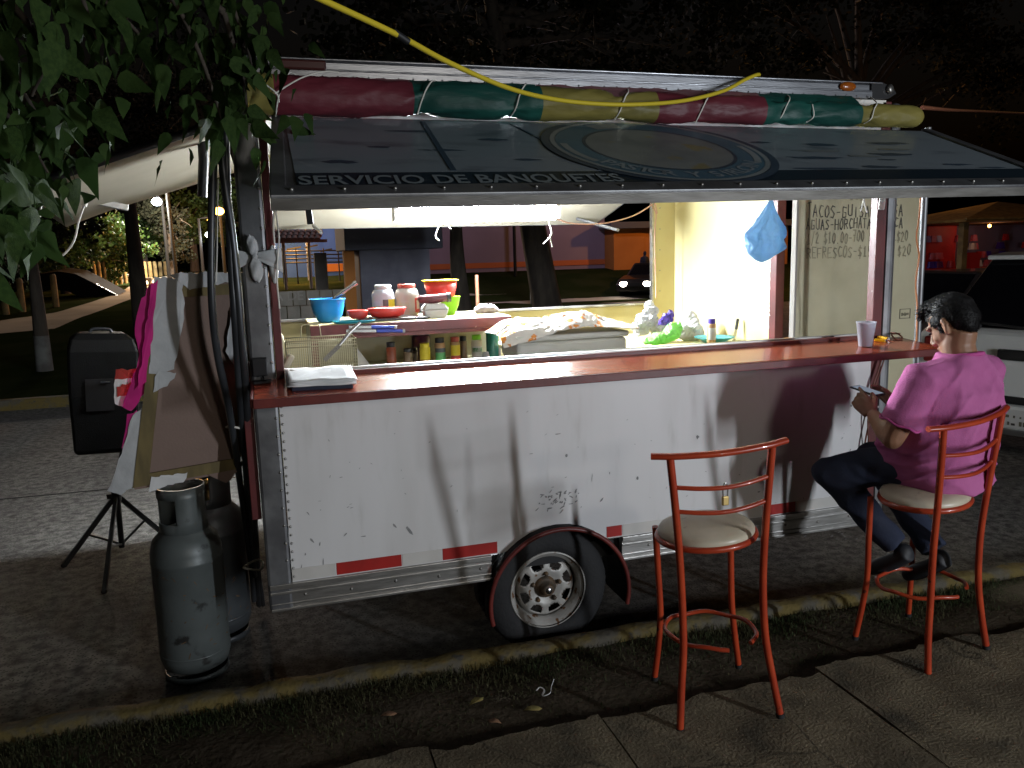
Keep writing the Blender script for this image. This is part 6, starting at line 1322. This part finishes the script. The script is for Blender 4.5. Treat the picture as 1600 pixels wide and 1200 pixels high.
# bystander beyond the road
pb_ = py(1007, 430, 27.0); D = 27.0; s_ = (pb_-CAMP).length/FPX
stn = thing('person', 'dark silhouetted person standing beyond the lit headlights', 'person', V((pb_.x, D, gz(pb_.x, D))))
g0 = V((pb_.x, D, gz(pb_.x, D))); zt = py(1008, 392, D).z; hh = (zt-g0.z); k = hh/1.72
q = MB(); q.ball(g0+V((.02,0,1.60*k)), .095*k, .11*k, .125*k, 12, 8); q.tube([g0+V((0,0,1.52*k)), g0+V((0,0,1.40*k))], [.06*k,.07*k], 10); q.tube([g0+V((0,0,1.42*k)), g0+V((0,0,1.25*k)), g0+V((0,0,.95*k))], [.15*k,.19*k,.17*k], 14)
for s in (-1, 1): q.tube([g0+V((s*.17*k,0,1.38*k)), g0+V((s*.25*k,-.02,1.12*k)), g0+V((s*.16*k,-.14*k,.95*k))], [.065*k,.05*k,.04*k], 10); q.tube([g0+V((s*.09*k,0,.97*k)), g0+V((s*.10*k,0,.5*k)), g0+V((s*.10*k,0,.05*k))], [.10*k,.07*k,.05*k], 12); q.tube([g0+V((s*.10*k,.04*k,.04*k)), g0+V((s*.11*k,-.16*k,.035*k))], .045*k, 8)
put('body', organic(q, .022, 4, mats=[M['jeans']]), stn)
# --- kiosk at the right
YQ = 16.0; kc = py(1577, 340, YQ); ks = thing('market_kiosk', 'open market kiosk with a straw coloured pyramid roof and colourful goods', 'kiosk', V((kc.x, YQ, 0)))
ap = py(1577, 316, YQ); el = py(1500, 343, YQ-1.2); er = el.x+2*(ap.x-el.x)
q = MB(); r0 = [V((el.x,YQ-1.4,el.z)), V((er,YQ-1.4,el.z)), V((er,YQ+2.2,el.z)), V((el.x,YQ+2.2,el.z))]; ap2 = V((ap.x, YQ+.4, ap.z+.05)); q.add(r0+[ap2]+[p+V((0,0,-.07)) for p in r0], [(0,1,4),(1,2,4),(2,3,4),(3,0,4),(0,5,6,1),(1,6,7,2),(2,7,8,3),(3,8,5,0),(5,8,7,6)]); q.build('roof', M['thatch'], ks)
q = MB(); q.tube([r0[0]+V((0,0,.005)), r0[1]+V((0,0,.005))], .04, 6); q.build('eave_edge', M['post_wood'], ks)
for x in (el.x+.35, ap.x-.25, er-.4): q = MB(); q.box(x-.09, x+.09, YQ-1.1, YQ-.92, 0.01, el.z-.07); q.build('post', M['post_wood'], ks)
q = MB(); q.box(el.x+.4, er-.4, YQ-.6, YQ+1.6, .01, 1.05); q.build('counter', M['goods_red'], ks)
q = MB(); q.box(el.x+.3, er-.3, YQ+1.5, YQ+1.6, 1.06, el.z-.1); q.build('back_wall', M['wall_purple'], ks)
rnd = random.Random(9)
for k in range(46):
    x = rnd.uniform(el.x+.5, er-.5); z = rnd.choice((1.18, 1.45, 1.72, 1.98)); y = YQ+.9; w = rnd.uniform(.08,.15); q = MB(); q.hexa([(x-w,y,z-.1),(x+w,y,z-.1),(x+w,y+.12,z-.1),(x-w,y+.12,z-.1)], [(x-w*.7,y+.02,z+.1),(x+w*.7,y+.02,z+.1),(x+w*.7,y+.1,z+.1),(x-w*.7,y+.1,z+.1)])
    q.build('hanging_bag', M[rnd.choice(('goods_pink','goods_pink','label_white','goods_red','bag_purple'))], ks)
q = MB(); x = py(1521, 370, YQ-.7).x; q.box(x-.3, x+.28, YQ-.72, YQ-.62, 1.06, 1.55); q.build('red_sign', M['goods_red'], ks); q = MB(); q.ball((ap.x-.6, YQ+.1, el.z-.16), .05, .05, .05, 10, 6); q.build('bulb', M['lamp_orange'], ks)
point('bulb_light', (ap.x-.6, YQ-.05, el.z-.28), 3.5, (1,.6,.5), .06, ks)
q = MB(); a_ = py(1448, 385, 17); e_ = py(1496, 352, 17); q.box(a_.x, e_.x, 17, 18.5, .01, e_.z); rs = q.build('red_stall', M['goods_red'], org=V(((a_.x+e_.x)/2, 17, 0)), label='dim red stall wall between the awning prop and the kiosk', cat='stall', bevel=.03)
kl_ = V((el.x-1.0, YQ-5.5, 0)); t = thing('street_lamp', 'orange street lamp out in front of the kiosk', 'street lamp', kl_); q = MB(); q.tube([kl_, kl_+V((0,0,5.2))], .07, 8); q.build('pole', M['alu_dark'], t); point('lamp_light', kl_+V((0,0,5.4)), 60, OR, .15, t)
q = MB(); q.tube(bez([py(1441,168,.3), py(1490,172,2), py(1540,174,4), py(1620,178,7)], 6), .012, 6); q.build('overhead_wire', mat('wire_rust', (.25,.09,.05), .6), org=py(1441,168,.3), label='rust coloured overhead wire running right from the tarpaulin end', cat='wire')
# ================================================================== LEAFY TREE OVERHEAD (camera side)
ot = thing('shade_tree', 'leafy broad leaved tree hanging over the left of the trailer', 'tree', (-3.3, -1.7, .1))
bk = MB(); tk = V((-3.3,-1.7,.1)); bk.tube(bez([tk, tk+V((.1,0,1.3)), tk+V((.3,.1,2.6)), tk+V((.8,.2,3.9))], 6), [.17-.09*k/18 for k in range(19)], 10); bk.build('trunk', M['bark'], ot)
twigs = [ [(-120,-60,-1.0),(-20,60,-.9),(40,150,-.8),(90,235,-.75)], [(-140,40,-1.2),(-60,150,-1.1),(-20,250,-1.05),(0,320,-1.0)], [(60,-80,-.7),(150,-10,-.6),(205,40,-.55),(235,75,-.5)], [(200,-80,-.7),(270,0,-.65),(310,80,-.6),(335,150,-.55),(345,185,-.52)],
          [(330,-90,-.5),(360,0,-.45),(385,70,-.42),(395,110,-.4)], [(-60,-60,-1.4),(30,20,-1.3),(70,90,-1.25),(50,150,-1.2)], [(-90,180,-1.3),(-20,290,-1.25),(0,360,-1.2)], [(100,-90,-.9),(130,0,-.85),(150,60,-.8)], [(260,-90,-.5),(300,-10,-.45),(340,40,-.42)],[(-60,120,-.9),(30,200,-.85),(75,270,-.8)],[(350,20,-.5),(378,120,-.45),(388,185,-.42)],[(-120,240,-1.5),(-50,320,-1.4),(-15,380,-1.35)] ]
lmesh = []
for k in range(5):
    rnd = random.Random(40+k); cu_ = rnd.uniform(-.25,.35); ou = [(0,0),(.17,.05),(.30,.26),(.27,.52),(.15,.80),(0,1.18)]; b = MB(); vs = [V((0,0,0))]
    mid = [V((0, y, -.10*y*y-cu_*y*y*.5+.02)) for _, y in ou]; L1 = [V((-x*(1+rnd.uniform(-.1,.1)), y-.04*math.sin(y*3), .10*x*rnd.uniform(.8,5)-.14*y*y-cu_*y*y*.5+rnd.uniform(-.02,.02))) for x, y in ou[1:-1]]; R1 = [V((x*(1+rnd.uniform(-.1,.1)), y-.04*math.sin(y*3), .10*x*rnd.uniform(.8,5)-.14*y*y-cu_*y*y*.5+rnd.uniform(-.02,.02))) for x, y in ou[1:-1]]
    vs = mid+L1+R1; fs = []
    for side in (6, 10):
        fs += [(0,1,side)]+[(i+1,i+2,side+i+1,side+i) for i in range(3)]+[(4,5,side+3)]
    b.add(vs, fs, True); b.tube([V((0,-.28,.10)), V((0,-.1,.03)), V((0,0,0))], .012, 4); lmesh.append(b.mesh('leaf', M['leaf']))
rnd = random.Random(77); nl = 0
BR = MB()
for tw in twigs:
    pts = bez([py(*q) for q in tw], 6); BR.tube([V((-2.5,-1.5,4.0)).lerp(pts[0], .5)+V((0,0,.2)), pts[0]], [.03,.012], 6); BR.tube(pts, [.010-.007*i/(len(pts)-1) for i in range(len(pts))], 6)
    for i in range(24):
        if nl >= 290: break
        q = rnd.random()**.8; p = pts[min(len(pts)-1, int(q*(len(pts)-1)))]+V((rnd.gauss(0,.055), rnd.gauss(0,.09), rnd.gauss(-.02,.05)))
        o = bpy.data.objects.new('leaf', rnd.choice(lmesh)); COL.objects.link(o); o.parent = ot; s_ = rnd.uniform(.050,.108)
        o.location = p-ORG[ot.name]; o.rotation_euler = (R(rnd.gauss(-84,20)), R(rnd.gauss(0,32)), rnd.uniform(0,TP)); o.scale = (s_,s_,s_); nl += 1
BR.build('branch', M['bark'], ot)
FB = MB()
for tw in twigs:      # the many smaller leaves behind the large ones
    pts = bez([py(*q) for q in tw], 6)
    for i in range(42):
        p = pts[int(rnd.random()*(len(pts)-1))]+V((rnd.gauss(-.03,.10), rnd.gauss(.10,.12), rnd.gauss(.02,.09))); me = rnd.choice(lmesh); s_ = rnd.uniform(.04,.095)
        X_ = Matrix.Translation(p) @ Matrix.Rotation(rnd.uniform(0,TP),4,'Z') @ Matrix.Rotation(R(rnd.gauss(0,35)),4,'Y') @ Matrix.Rotation(R(rnd.gauss(-80,28)),4,'X') @ Matrix.Scale(s_,4)
        FB.add([X_ @ v.co for v in me.vertices[:14]], [tuple(f.vertices) for f in me.polygons if max(f.vertices) < 14], True)
o = FB.build('small_leaves', M['leaf'], ot); o['kind'] = 'stuff'
# ================================================================== LAMP ACROSS THE PAVEMENT (lights this side)
lp = V((4.62, -6.10, .12)); t = thing('upright_tube_lamp', 'upright white tube lamp on a post across the pavement', 'lamp', lp)
ldir = V((-.53, .844, 0)).normalized(); lside = V((.844, .53, 0))
q = MB(); q.bar(lp, lp+V((0,0,2.45)), .07, .07, up=tuple(ldir)); q.lathe([(.14,0),(.14,.03),(.05,.06)], lp, 16); q.build('post', M['alu_dark'], t)
q = MB(); q.bar(lp+ldir*.05+V((0,0,.78)), lp+ldir*.05+V((0,0,2.40)), .16, .03, up=tuple(ldir)); q.build('back_plate', M['wire_white'], t)
al = bpy.data.lights.new('tube_light', 'AREA'); al.shape = 'RECTANGLE'; al.size = .09; al.size_y = 1.5; al.energy = LAMP_STREET; al.color = LAMP_STREET_COL; al.spread = math.pi
o = bpy.data.objects.new('tube_light', al); COL.objects.link(o); o.parent = t; o.location = ldir*.07+V((0,0,1.50))
o.rotation_euler = Matrix((lside, V((0,0,1)), -ldir)).transposed().to_euler()

lp2 = V((2.6, -10.2, .12)); t = thing('street_lamp', 'soft fill lamp on a pole, added out of view behind the camera', 'street lamp', lp2)  # fill lamp added behind the camera to lift the panel shadows
q = MB(); q.tube([lp2, lp2+V((0,0,2.75))], .06, 10); q.build('pole', M['alu_dark'], t); point('lamp_light', lp2+V((0,0,3.25)), 330, (1.0,.93,.84), .42, t)
